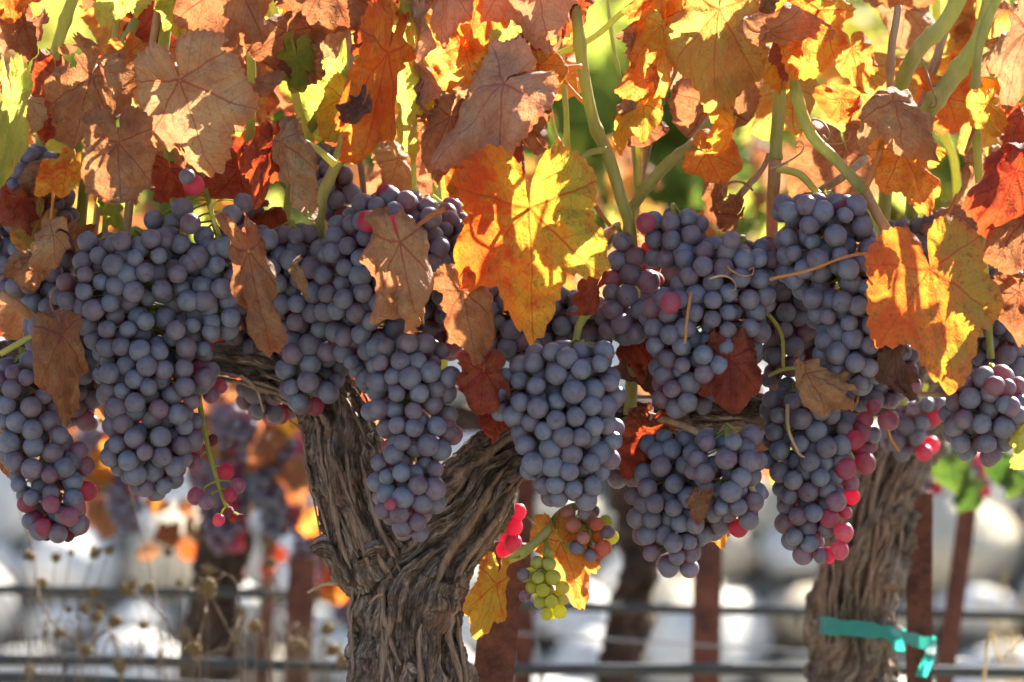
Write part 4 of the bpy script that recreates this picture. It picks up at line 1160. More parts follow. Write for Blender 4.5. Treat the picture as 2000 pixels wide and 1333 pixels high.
B_, PU = 'blue', 'purple'
bunch('dark bunch at the left edge behind the tan curled leaf', [(285, 15, 75), (330, -10, 125), (400, -30, 145), (470, -30, 160), (530, -20, 150), (580, 0, 110)], 0.045, 1, mix=(B_, PU))
bunch('very large wide shouldered bunch on the left, tapering to a red tip', [(455, 190, 330), (490, 145, 400), (540, 118, 425), (590, 115, 440), (640, 150, 440), (690, 175, 425), (740, 190, 425), (790, 198, 400), (840, 198, 385), (890, 205, 380), (940, 235, 350), (978, 265, 335)], -0.03, 2, mix=(B_, B_, PU),
      extra=[(399, 678, 0.01, 'red', 40), (393, 712, 0.005, 'red', 42), (330, 935, 0.01, 'red', 38), (345, 915, 0.015, 'red', 38), (300, 965, 0.01, 'red', 30), (200, 485, 0.005, 'red', 40)], dmax=75)
bunch('small round bunch between the large left bunch and the cone shaped leaf', [(465, 385, 470), (510, 375, 485), (570, 375, 485), (630, 385, 480), (672, 405, 455)], -0.035, 3, mix=(B_,))
bunch('bunch at the left edge with glowing red berries at its tip', [(690, 5, 80), (740, -25, 112), (800, -25, 118), (850, -5, 130), (900, 15, 155), (950, 18, 165), (1000, 40, 178), (1055, 70, 170)], -0.02, 4, mix=(B_, PU, PU),
      extra=[(122, 918, -0.01, 'red', 38), (148, 990, -0.01, 'red', 40), (68, 1015, 0.0, 'red', 36), (155, 1025, 0.0, 'red', 42), (112, 1030, 0.0, 'shriv', 40), (90, 1042, 0.0, 'shriv', 32), (135, 1045, 0.0, 'shriv', 30), (75, 640, -0.02, 'blue', 44), (135, 900, 0.015, 'red', 40), (140, 945, 0.02, 'red', 44), (155, 880, 0.0, 'red', 36), (168, 910, 0.005, 'red', 38), (100, 985, -0.022, 'red', 36), (170, 960, 0.0, 'red', 40), (50, 985, -0.005, 'red', 34), (85, 1030, -0.012, 'red', 36), (135, 1010, -0.02, 'red', 38)], loose=0.05)
bunch('blue bunch partly hidden by the cone shaped brown leaf', [(440, 530, 610), (480, 465, 650), (540, 470, 665), (600, 515, 670), (660, 540, 685), (720, 545, 668), (770, 550, 660), (808, 580, 640)], 0.0, 5, mix=(B_, B_, PU), extra=[(615, 792, 0.01, 'red', 40), (640, 770, 0.012, 'red', 38), (655, 740, 0.012, 'red', 40)])
bunch('full bunch with pink berries on top, left of the folded tan leaf', [(375, 705, 800), (420, 655, 870), (480, 635, 878), (540, 617, 870), (600, 612, 800), (660, 640, 775), (720, 665, 765), (765, 680, 745)], -0.03, 6, mix=(B_,),
      extra=[(719, 432, -0.028, 'red', 43), (777, 438, -0.028, 'red', 43), (745, 468, -0.034, 'purple', 43), (755, 380, -0.005, 'red', 42), (768, 402, 0.0, 'red', 42), (736, 405, 0.0, 'red', 40)])
bunch('few berries high up behind the crumpled tan leaf', [(285, 600, 660), (330, 585, 690), (380, 600, 700), (440, 620, 700), (480, 630, 690)], 0.04, 7, mix=(B_, PU))
bunch('long narrow bunch hanging in the fork of the trunk', [(655, 735, 870), (720, 720, 890), (780, 713, 892), (840, 725, 892), (900, 738, 870), (960, 733, 862), (1010, 743, 850), (1060, 772, 828)], -0.055, 8, mix=(B_, PU, B_), extra=[(872, 830, 0.0, 'red', 40), (885, 850, 0.005, 'red', 40), (762, 985, -0.02, 'red', 24)], dmax=50)
bunch('bunch hidden behind the glowing yellow leaf', [(420, 820, 870), (480, 825, 960), (540, 845, 1010), (600, 850, 1065), (660, 900, 1075), (720, 940, 1060)], 0.0, 9, mix=(B_, B_, PU), extra=[(950, 600, -0.005, 'red', 42), (960, 575, 0.0, 'red', 40)])
bunch('tight grey blue bunch in the centre, under the glowing leaf tip', [(668, 1085, 1190), (705, 1015, 1215), (755, 958, 1225), (800, 962, 1222), (850, 1000, 1215), (900, 1008, 1205), (950, 1035, 1188), (988, 1075, 1165)], -0.065, 10, d=40, mix=(B_,), extra=[(1182, 690, 0.0, 'red', 36)], dmax=70, top=(1120, 700))
bunch('loose bunch with shrivelled berries right of the glowing leaf', [(445, 1180, 1235), (490, 1185, 1265), (540, 1190, 1295), (590, 1158, 1295), (640, 1168, 1285), (668, 1205, 1275)], -0.01, 11, mix=(B_, PU, PU), shriv=0.12, extra=[(1268, 488, 0.0, 'red', 34)], loose=0.03)
bunch('small cluster of berries beneath the forked green cane', [(408, 1285, 1345), (445, 1243, 1392), (490, 1250, 1392), (525, 1270, 1350)], -0.025, 12, mix=(B_, PU), extra=[(1262, 436, -0.01, 'red', 40)])
bunch('broad dusty blue bunch right of centre with dry stalk on it', [(470, 1400, 1500), (510, 1330, 1520), (560, 1300, 1522), (610, 1250, 1505), (660, 1250, 1500), (700, 1262, 1490), (740, 1265, 1425), (780, 1268, 1402), (812, 1288, 1380)], -0.04, 13, mix=(B_, B_, PU), shriv=0.02, extra=[(1428, 470, -0.02, 'purple', 38), (1310, 592, -0.03, 'red', 42)], dmax=70)
bunch('shaded berries between the two dusty bunches at right', [(465, 1465, 1565), (520, 1480, 1585), (580, 1500, 1600), (640, 1490, 1595), (690, 1490, 1565), (770, 1480, 1545)], 0.02, 14, mix=(B_, PU))
bunch('plump blue bunch left of the large orange and green leaf', [(383, 1560, 1680), (420, 1490, 1700), (470, 1515, 1722), (530, 1525, 1742), (590, 1560, 1745), (640, 1588, 1745), (700, 1600, 1742), (740, 1618, 1722), (770, 1650, 1695)], -0.05, 15, d=41, mix=(B_,), extra=[(1637, 402, -0.01, 'red', 38)], dmax=70)
bunch('berries behind the large orange and green leaf', [(430, 1730, 1805), (470, 1722, 1900), (520, 1740, 1920), (580, 1740, 1930), (640, 1780, 1930)], 0.02, 16, mix=(B_, PU), extra=[(1820, 432, -0.02, 'purple', 38)])
bunch('dark shaded bunch low right of the trunk with a leaf scrap on it', [(838, 1250, 1340), (900, 1235, 1400), (960, 1225, 1422), (1020, 1240, 1422), (1070, 1263, 1392), (1128, 1290, 1352)], -0.02, 17, mix=(B_, PU))
bunch('round dark bunch with red berries, overlapping its lower neighbour', [(838, 1370, 1470), (890, 1343, 1492), (940, 1343, 1492), (990, 1370, 1478), (1035, 1405, 1460)], -0.05, 18, mix=(B_, PU), extra=[(1460, 1003, 0.015, 'red', 42), (1443, 1032, 0.015, 'red', 38), (1490, 965, 0.01, 'red', 24)])
bunch('long dark bunch with bright pink berries down its right side', [(760, 1485, 1620), (830, 1480, 1660), (890, 1490, 1665), (940, 1500, 1660), (990, 1515, 1640), (1040, 1530, 1625), (1100, 1560, 1620)], -0.01, 19, mix=(B_, PU, B_),
      extra=[(1690, 905, 0.0, 'red', 44), (1685, 880, 0.005, 'red', 42), (1652, 915, -0.012, 'red', 42), (1662, 945, 0.0, 'red', 34), (1663, 970, 0.0, 'red', 34), (1633, 980, -0.015, 'red', 42), (1620, 1012, -0.01, 'red', 40), (1652, 1002, 0.0, 'red', 26), (1648, 1040, -0.005, 'red', 40), (1640, 1075, -0.005, 'red', 38), (1615, 1085, 0.0, 'red', 36),
             (1735, 822, 0.0, 'red', 42), (1690, 820, 0.0, 'red', 34), (1682, 845, 0.0, 'red', 44), (1705, 850, 0.004, 'purple', 34), (1706, 795, 0.005, 'red', 30), (1670, 860, -0.01, 'red', 40), (1700, 870, 0.01, 'red', 30)])
bunch('dusty mauve bunch at the right edge below the large leaf', [(720, 1900, 1975), (775, 1835, 2020), (815, 1828, 2030), (860, 1855, 1985), (912, 1880, 1955)], -0.03, 20, d=41, mix=(PU, PU, B_), extra=[(1943, 755, -0.02, 'purple', 42), (1975, 795, -0.02, 'purple', 40)])
bunch('small unripe bunch of green grapes at the bottom', [(1068, 1055, 1082), (1095, 1042, 1092), (1130, 1026, 1104), (1165, 1028, 1104), (1195, 1040, 1095), (1218, 1055, 1082)], -0.03, 21, d=26, mix=('green',), extra=[(1022, 1122, -0.005, 'purple', 25), (1025, 1165, 0, 'purple', 24)], loose=0.16, top=(1062, 1048), group='unripe little bunches')
bunch('small bunch of green and blush berries above the orange leaf', [(990, 1115, 1195), (1020, 1095, 1203), (1055, 1105, 1203), (1095, 1125, 1170)], -0.015, 22, d=28, mix=('blush', 'purple', 'green', 'blush'), loose=0.2, top=(1140, 990), group='unripe little bunches')
bunch('nearly bare green stalk with a few red berries', None, -0.015, 23, extra=[(380, 853, 0.0, 'red', 34), (386, 878, 0.004, 'red', 34), (381, 904, 0.0, 'red', 33), (441, 922, 0.0, 'red', 33), (465, 949, 0.0, 'red', 31), (383, 969, -0.004, 'red', 36), (403, 980, -0.008, 'red', 33), (449, 967, -0.002, 'red', 28), (427, 1016, 0.0, 'red', 25), (412, 772, 0.004, 'red', 34), (430, 755, 0.008, 'red', 30), (402, 750, 0.006, 'red', 30), (415, 860, 0.004, 'shriv', 26), (448, 1000, 0, 'shriv', 22), (470, 1012, 0, 'shriv', 18), (455, 1010, 0.004, 'shriv', 24)],
      sparse=[(385, 750, 0.01), (392, 800, 0), (408, 880, 0), (425, 940, 0), (440, 985, 0), (452, 1008, 0)], top=(385, 750))
bunch('scattered berries on a green stalk above the large left bunch', None, -0.03, 24, extra=[(356, 407, 0, 'blue', 44), (340, 435, 0.012, 'blue', 40), (372, 437, -0.012, 'purple', 42), (398, 462, 0.0, 'blue', 42), (422, 486, -0.01, 'purple', 39), (452, 420, -0.005, 'blue', 41), (475, 397, 0.012, 'blue', 40), (378, 362, -0.02, 'red', 42), (365, 345, -0.03, 'blue', 32), (330, 460, 0.0, 'blue', 42), (300, 430, 0.015, 'blue', 40), (440, 460, 0.012, 'purple', 40)],
      sparse=[(400, 370, 0.015), (412, 410, 0.01), (420, 450, 0.01), (428, 475, 0.012)], top=(400, 370))
bunch('single blue berry beside the large flat tan leaf', None, -0.07, 25, extra=[(430, 224, 0, 'blue', 36)], sparse=[(418, 190, 0.03), (425, 205, 0.01), (430, 215, 0)], top=(418, 190))
bunch('single blue berry at the very top edge', None, -0.03, 30, extra=[(342, -6, 0, 'blue', 40)], sparse=[(335, -60, 0.02), (340, -30, 0)], top=(335, -60))
bunch('shaded bunch tucked behind the left arm of the trunk', [(735, 480, 590), (775, 465, 600), (810, 480, 580), (835, 500, 550)], 0.085, 26, mix=(PU, B_), extra=[(548, 812, 0.0, 'red', 34)])
bunch('dark berries in the gap left of the cone shaped leaf', [(400, 455, 540), (450, 430, 560), (520, 430, 560), (600, 430, 545), (660, 440, 530), (700, 460, 520)], 0.05, 31, mix=(B_, PU))
bunch('dark berries between the pink topped bunch and the glowing leaf', [(390, 790, 880), (440, 770, 930), (500, 760, 960), (570, 760, 930), (640, 770, 920), (700, 780, 900)], 0.045, 32, mix=(B_, B_, PU))
bunch('dark berries right under the tip of the glowing leaf', [(560, 1040, 1130), (600, 1020, 1180), (650, 1020, 1190), (700, 1040, 1180)], 0.03, 33, mix=(B_, PU))
bunch('dark berries between the shrivelled bunch and the broad dusty bunch', [(500, 1260, 1360), (560, 1240, 1360), (620, 1220, 1330), (680, 1220, 1310), (740, 1230, 1290)], 0.045, 34, mix=(B_, PU))
bunch('dark berries above the brown leaf with a hole', [(560, 1560, 1700), (620, 1540, 1760), (690, 1540, 1800), (750, 1560, 1790), (800, 1590, 1740)], 0.05, 35, mix=(B_, PU))
bunch('dark berries at the right edge behind the large orange and green leaf', [(480, 1880, 1960), (540, 1860, 2010), (620, 1870, 2030), (700, 1880, 2030), (760, 1900, 2000)], 0.045, 36, mix=(PU, B_))
bunch('dark berries at the left edge below the tan curled leaf', [(560, 60, 150), (610, 40, 190), (670, 60, 200), (730, 90, 210), (790, 100, 200), (840, 110, 180)], 0.045, 37, mix=(B_, PU))
bunch('dark low berries between the tight bunch and the lower right bunch', [(820, 1180, 1260), (860, 1170, 1290), (910, 1180, 1290), (950, 1200, 1270)], 0.04, 38, mix=(B_, PU))
bunch('glowing red berries behind the right side of the trunk', None, 0.05, 27, extra=[(1012, 1000, 0, 'red', 34), (1003, 1030, 0.0, 'red', 38), (1002, 1062, 0.0, 'red', 38), (990, 1045, 0.01, 'red', 36), (985, 1075, 0.01, 'red', 34)], sparse=[(1000, 960, 0), (996, 1010, 0), (995, 1060, 0)], top=(1000, 960))

# ------------------------------------------------------------------ stakes, hoses, tie
def stake(label, x0, y0, x1, y1, w, Y):
    a, b = P(x0, y0, Y), P(x1, y1, Y)
    d_ = (a - b) / np.linalg.norm(a - b)
    foot = a + d_ * (-(a[2] + 0.2) / d_[2])
    root = thing('metal_stake', label, 'stake', (foot[0], foot[1], 0.0), 'rusty stakes')
    k = pxs(Y); w = w * k; t = 0.0032
    ex = np.array((1.0, 0, 0)); ex -= d_ * ex.dot(d_); ex /= np.linalg.norm(ex)
    ey = np.cross(d_, ex)
    prof = [(-w / 2, 0), (w / 2, 0), (w / 2, w * 0.8), (w / 2 - t, w * 0.8), (w / 2 - t, t), (-w / 2, t)]
    V = np.array([c_ + ex * u + ey * v for c_ in (foot, a) for u, v in prof]) - np.array(root.location)
    n = len(prof)
    F = [(i, (i + 1) % n, n + (i + 1) % n, n + i) for i in range(n)] + [tuple(range(n - 1, -1, -1)), tuple(range(n, 2 * n))]
    obj('angle_bar', MB().add(V, F).mesh('angle_bar', M['stake'], False), root)
stake('rusty steel stake right beside the forked trunk', 990, 1060, 962, 1333, 78, 0.075)
stake('rusty steel stake tied with teal tape to the blurred trunk', 1797, 962, 1795, 1333, 50, 0.42)
stake('blurred rusty stake below the dark right bunches', 1384, 1020, 1378, 1333, 56, 1.1)
stake('thin tilted rusty stake near the right edge', 1895, 960, 1850, 1290, 36, 1.0)
stake('blurred rusty stake just left of the forked trunk', 592, 1090, 578, 1333, 52, 1.0)
stake('blurred rusty stake behind the small green grapes', 1026, 930, 1020, 1333, 40, 1.3)
stake('faint rusty stake behind the dead weeds', 530, 1000, 516, 1260, 30, 1.7)

def hose(label, pts, Y, r, mat='hose', name='drip_hose', cat='hose'):
    q = catmull([P(a, b, Y) for a, b in pts], 8)
    root = thing(name, label, cat, tuple(q[0]), None)
    root.name = name
    V, F = tube_arrays(q - q[0], r, 12)
    o = obj('tubing' if cat == 'hose' else 'strand', MB().add(V, F).mesh('tubing', M[mat]), root)
    if cat == 'hose':
        m = MB()
        for t in np.arange(0.08, 1, 0.17):
            j = int(t * (len(q) - 1))
            m = MB().tube(np.array((q[j] - q[0] - (0, 0, r * 0.7), q[j] - q[0] - (0, 0, r + 0.008))), (r * 0.5, r * 0.3), 8)
            obj('emitter', m.mesh('emitter', M[mat]), root)
hose('upper black drip hose running behind the trunks', [(-1600, 1130), (-200, 1148), (200, 1156), (560, 1160), (1000, 1180), (1400, 1192), (2200, 1204), (3600, 1215)], 1.15, 0.0046)
hose('thicker black drip hose near the bottom of the picture', [(-1600, 1285), (-200, 1290), (200, 1290), (560, 1300), (1000, 1308), (1500, 1308), (2200, 1316), (3600, 1325)], 0.85, 0.0050)
hose('lowest drip hose, cut off at the lower left corner', [(-200, 1322), (100, 1326), (300, 1336), (560, 1352), (900, 1380)], 0.75, 0.0052)
hose('thin steel wire behind the small green grapes', [(880, 1230), (1100, 1243), (1400, 1262), (1900, 1290)], 1.1, 0.0011, 'wire', 'wire', 'wire')
hose('steel trellis wire along the gnarled arms of the vine', [(-1600, 680), (-300, 690), (400, 700), (1000, 770), (1700, 772), (2300, 775), (3600, 775)], 0.06, 0.0013, 'wire', 'wire', 'wire')

# teal tape round the blurred trunk and its stake
k = pxs(VY)
tz = P(1670, 1232, VY)
root = thing('tie_tape', 'teal plastic tape tying the blurred trunk to its stake', 'tie tape', tuple(tz))
loop = [(1602, 1225, 0.0), (1604, 1222, -0.028), (1640, 1226, -0.044), (1690, 1230, -0.046), (1740, 1238, -0.040), (1790, 1252, -0.022), (1822, 1262, -0.008), (1826, 1258, 0.020), (1790, 1246, 0.034), (1700, 1228, 0.046), (1630, 1222, 0.034)]
q = catmull([P(a, b, VY + dy) for a, b, dy in loop + loop[:1]], 6) - tz
hh = 14 * k * (1 + 0.35 * fbm(np.stack((np.arange(len(q)) * 0.5, 0 * np.arange(len(q)), 0 * np.arange(len(q))), 1), 4, 2))
V = np.vstack((q + np.stack((0 * hh, 0 * hh, hh), 1), q - np.stack((0 * hh, 0 * hh, hh), 1)))
n = len(q)
obj('band', MB().add(V, [(i, i + 1, n + i + 1, n + i) for i in range(n - 1)]).mesh('band', M['tape']), root)
for pts in ([(1745, 1228, -0.05), (1752, 1250, -0.056), (1756, 1272, -0.058)], [(1820, 1262, -0.012), (1812, 1290, -0.022), (1798, 1322, -0.018)]):
    q = catmull([P(a, b, VY + dy) for a, b, dy in pts], 6) - tz
    ww = np.stack((np.full(len(q), 11 * k), np.linspace(0.004, -0.004, len(q)), np.zeros(len(q))), 1)
    n = len(q)
    obj('tail', MB().add(np.vstack((q - ww, q + ww)), [(i, i + 1, n + i + 1, n + i) for i in range(n - 1)]).mesh('tail', M['tape']), root)

# ------------------------------------------------------------------ the row behind: leaves and blurred bunches
filler(vine_c, 60, (-150, 900), (-100, 640), (BY - 0.2, BY + 0.3), ['green', 'yellow', 'brown', 'brown', 'green', 'tan'], (70, 120), [(1090, 1350, -60, 440), (1380, 1640, 180, 420), (60, 260, -20, 160)], 21)
filler(vine_d, 64, (900, 2150), (-100, 640), (BY - 0.2, BY + 0.3), ['green', 'deepgreen', 'brown', 'brown', 'olive', 'deepgreen', 'tan'], (70, 120), [(1090, 1350, -60, 440), (1380, 1640, 180, 420), (60, 260, -20, 160)], 22)
filler(vine_d, 70, (1040, 1760), (60, 520), (BY + 0.1, BY + 0.7), ['green', 'deepgreen', 'green', 'brown', 'olive', 'tan'], (55, 95), [(1100, 1330, 20, 250)], 26)
filler(vine_c, 30, (-60, 1040), (250, 540), (BY + 0.1, BY + 0.7), ['green', 'deepgreen', 'yellow', 'brown', 'olive'], (55, 95), [], 27)
filler(vine_c, 16, (120, 660), (960, 1120), (BY - 0.1, BY + 0.3), ['pink', 'brown', 'rust', 'tan'], (45, 75), [], 28)
filler(vine_c, 40, (-100, 800), (640, 960), (BY - 0.15, BY + 0.15), ['rust', 'brown', 'orange', 'brown', 'tan'], (60, 110), [(-100, 60, 850, 1000)], 23)
filler(vine_d, 24, (900, 2100), (640, 900), (BY - 0.15, BY + 0.15), ['rust', 'brown', 'green', 'brown', 'tan'], (60, 110), [], 24)
for x, y, tx, ty, kd in ((605, 1010, 590, 1080, 'orange'), (600, 920, 570, 1000, 'brown'), (650, 1130, 640, 1220, 'orange'), (650, 1090, 655, 1170, 'yellow'), (300, 960, 285, 1030, 'orange'), (520, 860, 470, 950, 'brown'), (560, 800, 575, 880, 'yellow'),
                         (1870, 830, 1840, 880, 'orange'), (1640, 1020, 1690, 1070, 'tan')):
    put_leaf(random.choice(pool[kd]), vine_c if x < 900 else vine_d, x, y, tx, ty, BY - 0.15, roll=random.gauss(0, 25))
for x, y, tx, ty in ((1860, 900, 1890, 1010), (1950, 900, 1960, 990), (1900, 960, 1880, 1030), (1990, 930, 1960, 1000)):
    put_leaf(random.choice(pool['deepgreen']), vine_d, x, y, tx, ty, BY - 0.3, roll=random.gauss(0, 15))

def far_bunch(label, rows, Y, seed, d=27, colr='blue'):
    acc, axis = pack(rows, d, seed, 45)
    root = thing('grape_bunch', label, 'grape bunch', P((rows[0][1] + rows[0][2]) / 2, rows[0][0], Y), 'blurred bunches in the row behind')
    k = pxs(Y)
    r = np.random.default_rng(seed)
    src = {c_: np.array([v.co[:] for v in BM[c_][0].vertices]) for c_ in ('blue',)}['blue']
    F = [tuple(p_.vertices) for p_ in BM['blue'][0].polygons]
    for p_ in acc:
        c_ = 'red' if (p_[0] > np.interp(p_[1], [a[0] for a in rows], [a[2] for a in rows]) - d * 0.9 and r.random() < 0.5) else colr
        o = obj('grape', BM[c_][0], root)
        o.location = P(p_[0], p_[1], Y) + np.array((0, p_[2] * k, 0)) - np.array(root.location)
        s_ = d / 2 * k * r.uniform(.9, 1.08)
        o.scale = (s_, s_, s_)
        o.rotation_euler = (r.uniform(0, 3), r.uniform(0, 3), 0)
    top_ = rows[0]
    pts = np.array([P((a[1] + a[2]) / 2, a[0] - (25 if i == 0 else 0), Y) for i, a in enumerate(rows[:-1])]) - np.array(root.location)
    obj('stem', MB().tube(pts, 0.0018, 6).mesh('stem', M['rachis']), root)
FY = BY - 0.1
far_bunch('blurred bunch right of the long bunch with pink berries', [(775, 1770, 1850), (820, 1730, 1848), (860, 1722, 1840), (900, 1740, 1810)], 0.28, 51, 33)
far_bunch('blurred bunch beside the top of the tied stake', [(890, 1790, 1850), (930, 1785, 1850), (965, 1795, 1840)], FY, 52)
far_bunch('blurred bunch under the mauve bunch at the right edge', [(880, 1850, 1930), (930, 1855, 1935), (975, 1880, 1925)], FY, 53, colr='purple')
far_bunch('blurred bunch below the tip of the very large left bunch', [(890, 195, 270), (950, 200, 275), (1000, 210, 275), (1045, 225, 265)], FY, 54)
far_bunch('blurred bunch hanging left of the trunk knot', [(850, 480, 600), (910, 480, 600), (970, 490, 600), (1020, 510, 590), (1050, 530, 570)], FY, 55)
far_bunch('blurred bunch with red berries in front of the dark blurred trunk', [(900, 370, 470), (960, 375, 475), (1020, 390, 475), (1080, 410, 465)], FY, 56, colr='purple')
far_bunch('blurred bunch at the far left between two sharp bunches', [(830, 150, 225), (880, 150, 230), (930, 170, 225)], FY, 57)
far_bunch('blurred red and blue berries close to the left side of the trunk', [(1000, 575, 640), (1050, 575, 645), (1100, 580, 640), (1140, 595, 630)], FY, 58, colr='purple')
far_bunch('blurred blue bunch low against the left side of the trunk', [(1165, 655, 700), (1200, 648, 705), (1235, 660, 700)], FY, 59)
far_bunch('blurred bunch between the large left bunch and the trunk', [(790, 420, 520), (840, 415, 530), (890, 440, 520)], FY, 60, colr='purple')

# ------------------------------------------------------------------ dead weeds at the lower left, straw at the right
def burr_mesh(seed):
    V, F = blob(seed, 2, 0.2, 2.0, (1, 1, 1.2), False)
    m = MB().add(V, F)
    r = np.random.default_rng(seed)
    for i in range(16):
        d_ = r.normal(size=3); d_[2] = d_[2] * 0.8 + 0.5; d_ /= np.linalg.norm(d_)
        m.tube(np.array((d_ * 0.8, d_ * r.uniform(1.5, 2.1))), (0.16, 0.02), 5)
    return m.mesh('seed_head', M['burr'])
burrs = [burr_mesh(70 + i) for i in range(3)]
def weed(label, stems, Y):
    """stems: list of (points px, radius px, has seed head)"""
    x0 = stems[0][0][0]
    root = thing('dead_weed', label, 'weed', P(x0[0], x0[1], Y) * (1, 1, 0), 'dead weeds')
    org = np.array(root.location)
    k = pxs(Y)
    for pts, r_, hd in stems:
        q = [P(a, b, Y + random.uniform(-0.02, 0.02)) for a, b in pts]
        if pts[0][1] > 1330:
            q = [np.array((q[0][0] + (q[0][0] - q[1][0]) * 0.5, Y, 0.0))] + q
        q = catmull(q, 6)
        obj('stem', MB().tube(q - org, np.linspace(r_ * 0.85, r_ * 0.4, len(q)) * k, 6).mesh('stem', M['weed']), root)
        if hd:
            o = obj('seed_head', random.choice(burrs), root, q[-1] - org)
            s_ = hd * k
            o.scale = (s_, s_, s_)
            d_ = Vector(q[-1] - q[-2])
            o.rotation_euler = d_.to_track_quat('Z', 'Y').to_euler()
WY = 0.55
weed('dead weed with seed heads at the far lower left', [([(240, 1350), (160, 1270), (85, 1190), (65, 1080), (40, 1000), (15, 900)], 3.0, 9), ([(85, 1190), (72, 1160), (80, 1140)], 2.2, 11), ([(65, 1085), (50, 1075), (58, 1086)], 2.0, 10), ([(165, 1275), (160, 1285), (168, 1270)], 2, 11), ([(60, 1350), (55, 1330), (58, 1312)], 2.2, 11)], WY)
weed('dead weed with dark round seed heads, lower left', [([(240, 1350), (190, 1290), (185, 1220), (190, 1205)], 2.6, 11), ([(160, 1350), (150, 1200), (170, 1120), (185, 1080)], 2.4, 11), ([(190, 1350), (180, 1230), (165, 1190)], 2.2, 10), ([(185, 1240), (192, 1190), (195, 1185)], 2.0, 8), ([(150, 1200), (175, 1165), (185, 1155)], 2, 9), ([(330, 1350), (240, 1320), (235, 1302)], 2.4, 13), ([(235, 1330), (215, 1230), (225, 1215)], 2.4, 12)], WY + 0.08)
weed('tall dead weed leaning across the lower left', [([(380, 1350), (340, 1250), (310, 1180), (295, 1120), (275, 1040), (255, 960), (245, 900)], 3.0, 0), ([(320, 1210), (285, 1175), (262, 1150), (258, 1142)], 2.2, 10), ([(300, 1190), (285, 1165), (290, 1148)], 2.0, 10), ([(340, 1350), (300, 1310), (240, 1260), (210, 1220)], 2.0, 0)], WY + 0.03)
weed('spiky dead thistle in front of the dark blurred trunk', [([(480, 1350), (460, 1260), (420, 1180), (408, 1145)], 2.8, 14), ([(470, 1350), (440, 1270), (385, 1290), (380, 1268)], 2.6, 13), ([(390, 1350), (385, 1300), (398, 1205), (405, 1160)], 2.4, 12), ([(460, 1230), (470, 1190), (455, 1130), (390, 1105)], 2.2, 0), ([(500, 1350), (505, 1250), (500, 1225)], 2.2, 13), ([(405, 1160), (425, 1135), (440, 1120)], 1.8, 0), ([(405, 1160), (380, 1150), (372, 1155)], 1.8, 0), ([(405, 1165), (402, 1190), (404, 1198)], 1.8, 0)], WY - 0.05)
weed('pale dead stalks between the thistle and the trunk', [([(600, 1350), (560, 1230), (530, 1150), (520, 1060)], 2.4, 9), ([(560, 1350), (580, 1290), (600, 1250), (640, 1230)], 2.4, 12), ([(640, 1350), (630, 1290), (650, 1270)], 2.2, 12), ([(530, 1350), (520, 1290), (515, 1200), (530, 1100)], 2.2, 9), ([(600, 1350), (610, 1280), (590, 1265)], 2.2, 12), ([(670, 1350), (660, 1310), (668, 1290)], 2.0, 11)], WY + 0.12)
for n_, (x_, lb_) in enumerate(((120, 'fine pale dead grass stalks below the leftmost bunch'), (330, 'fine dead grass stalks left of the dark blurred trunk'), (560, 'fine dead twigs beside the blurred stake'))):
    r_ = random.Random(90 + n_)
    st_ = []
    for i in range(12):
        xb = x_ + r_.uniform(-90, 90); h_ = r_.uniform(80, 260); dx = r_.uniform(-70, 70)
        st_.append(([(xb, 1350), (xb + dx * 0.4, 1333 - h_ * 0.5), (xb + dx, 1333 - h_)], r_.uniform(1.4, 2.4), r_.choice((0, 0, 6, 9))))
    weed(lb_, st_, WY + 0.1 + 0.1 * n_)
def straw(label, stems, Y):
    x0 = stems[0][0]
    root = thing('dry_grass_tuft', label, 'dry grass', P(x0[0], x0[1], Y) * (1, 1, 0), 'dry grass tufts')
    org = np.array(root.location); k = pxs(Y)
    for pts in stems:
        q = [P(a, b, Y + random.uniform(-0.03, 0.03)) for a, b in pts]
        q = [np.array((q[0][0] + (q[0][0] - q[1][0]) * 2, Y, 0.0))] + q
        q = catmull(q, 6)
        obj('blade', MB().tube(q - org, np.linspace(4, 1.5, len(q)) * k, 5).mesh('blade', M['straw']), root)
straw('blurred dry straw stalks at the lower right edge', [[(1965, 1350), (1950, 1240), (1905, 1160)], [(1975, 1350), (1960, 1200), (1965, 1110)], [(1990, 1350), (1975, 1250), (1940, 1180)], [(1985, 1350), (1985, 1230), (1995, 1150)], [(1940, 1350), (1950, 1290), (1930, 1200)]], 1.6)
straw('bent brown stalk in the lower right corner', [[(1920, 1350), (1955, 1290), (2010, 1240)]], 0.5)

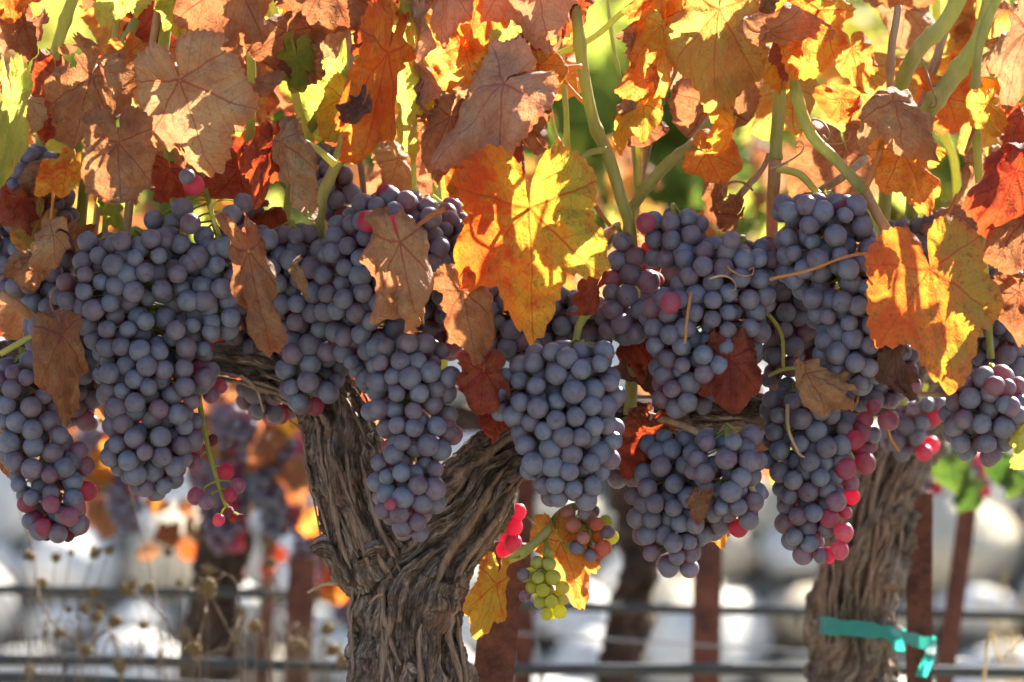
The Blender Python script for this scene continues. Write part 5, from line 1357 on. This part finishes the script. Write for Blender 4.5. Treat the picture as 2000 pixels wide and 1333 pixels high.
# ------------------------------------------------------------------ shrubs on the slope behind
def shrub(label, x, y, z, rx, rz, seed, mat, n=1500):
    root = thing('shrub', label, 'shrub', (x, y, z), 'shrubs on the slope behind')
    r = np.random.default_rng(seed)
    m = MB()
    cl = r.normal(size=(26, 3)); cl /= np.linalg.norm(cl, axis=1, keepdims=True); cl *= r.uniform(0.3, 1, (26, 1)) * (rx, rx * 0.8, rz); cl[:, 2] += rz * 0.9
    V, F = [], []
    for i in range(n):
        c_ = cl[r.integers(26)] + r.normal(size=3) * 0.12 * np.array((rx, rx, rz)) * 1.6
        a = r.normal(size=3); a /= np.linalg.norm(a); b = np.cross(a, r.normal(size=3)); b /= np.linalg.norm(b)
        s_ = r.uniform(0.018, 0.035)
        j = len(V)
        V += [c_ - a * s_ * 1.5, c_ + b * s_, c_ + a * s_ * 1.5, c_ - b * s_]
        F.append((j, j + 1, j + 2, j + 3))
    obj('crown', m.add(np.array(V), F).mesh('crown', mat, False), root)
    t = MB()
    for j in range(5):
        t.tube(catmull([(0, 0, -0.1), tuple(cl[j] * 0.4), tuple(cl[j])], 5), np.linspace(0.03, 0.008, 11), 6)
    obj('trunk', t.mesh('trunk', M['bark']), root)
def foliage(name, c1, c2, tr):
    return simple(name, c1, c2, 9.0, 0.6, 0.3, 0.0, 0.001, trans=tr, tfac=0.4)
FG = foliage('far_green_foliage', (0.07, 0.11, 0.025), (0.18, 0.22, 0.05), (0.52, 0.62, 0.10))
FYL = foliage('far_yellow_foliage', (0.22, 0.22, 0.05), (0.38, 0.34, 0.09), (0.80, 0.74, 0.16))
FDK = foliage('far_dark_foliage', (0.02, 0.04, 0.022), (0.05, 0.075, 0.035), (0.14, 0.24, 0.05))
def gz(y):
    return float(rise(y))
for i, (x, y, rx, rz, mt, lb) in enumerate([(-1.35, 8.2, .6, .6, FDK, 'dark shrub far behind at the upper left'), (-.62, 8.4, .6, .6, FYL, 'yellowing shrub far behind, left of centre'), (.22, 8.1, .55, .6, FYL, 'yellow green shrub far behind the gap in the canopy'), (.78, 8.5, .55, .6, FG, 'green shrub far behind the upright reddish cane'),
                                           (1.45, 8.2, .6, .6, FYL, 'yellowing shrub far behind at the upper right'), (.1, 5.7, .42, .34, FG, 'low green shrub on the bank behind the forked cane'), (.62, 5.9, .42, .34, FYL, 'low yellow green shrub on the bank behind the reddish cane'), (-.55, 5.8, .42, .34, FG, 'low green shrub on the bank, left of centre'), (1.15, 5.7, .42, .34, FG, 'low green shrub on the bank at the right'), (-1.1, 5.8, .42, .34, FYL, 'low yellow green shrub on the bank at the left'), (-.2, 10.2, .95, .95, FG, 'tall green shrub highest on the slope, centre'), (-1.9, 10.4, .9, .9, FG, 'tall green shrub highest on the slope, left'), (1.6, 10.4, .9, .9, FG, 'tall green shrub highest on the slope, right')]):
    shrub(lb, x, y, gz(y), rx, rz, 80 + i, mt)
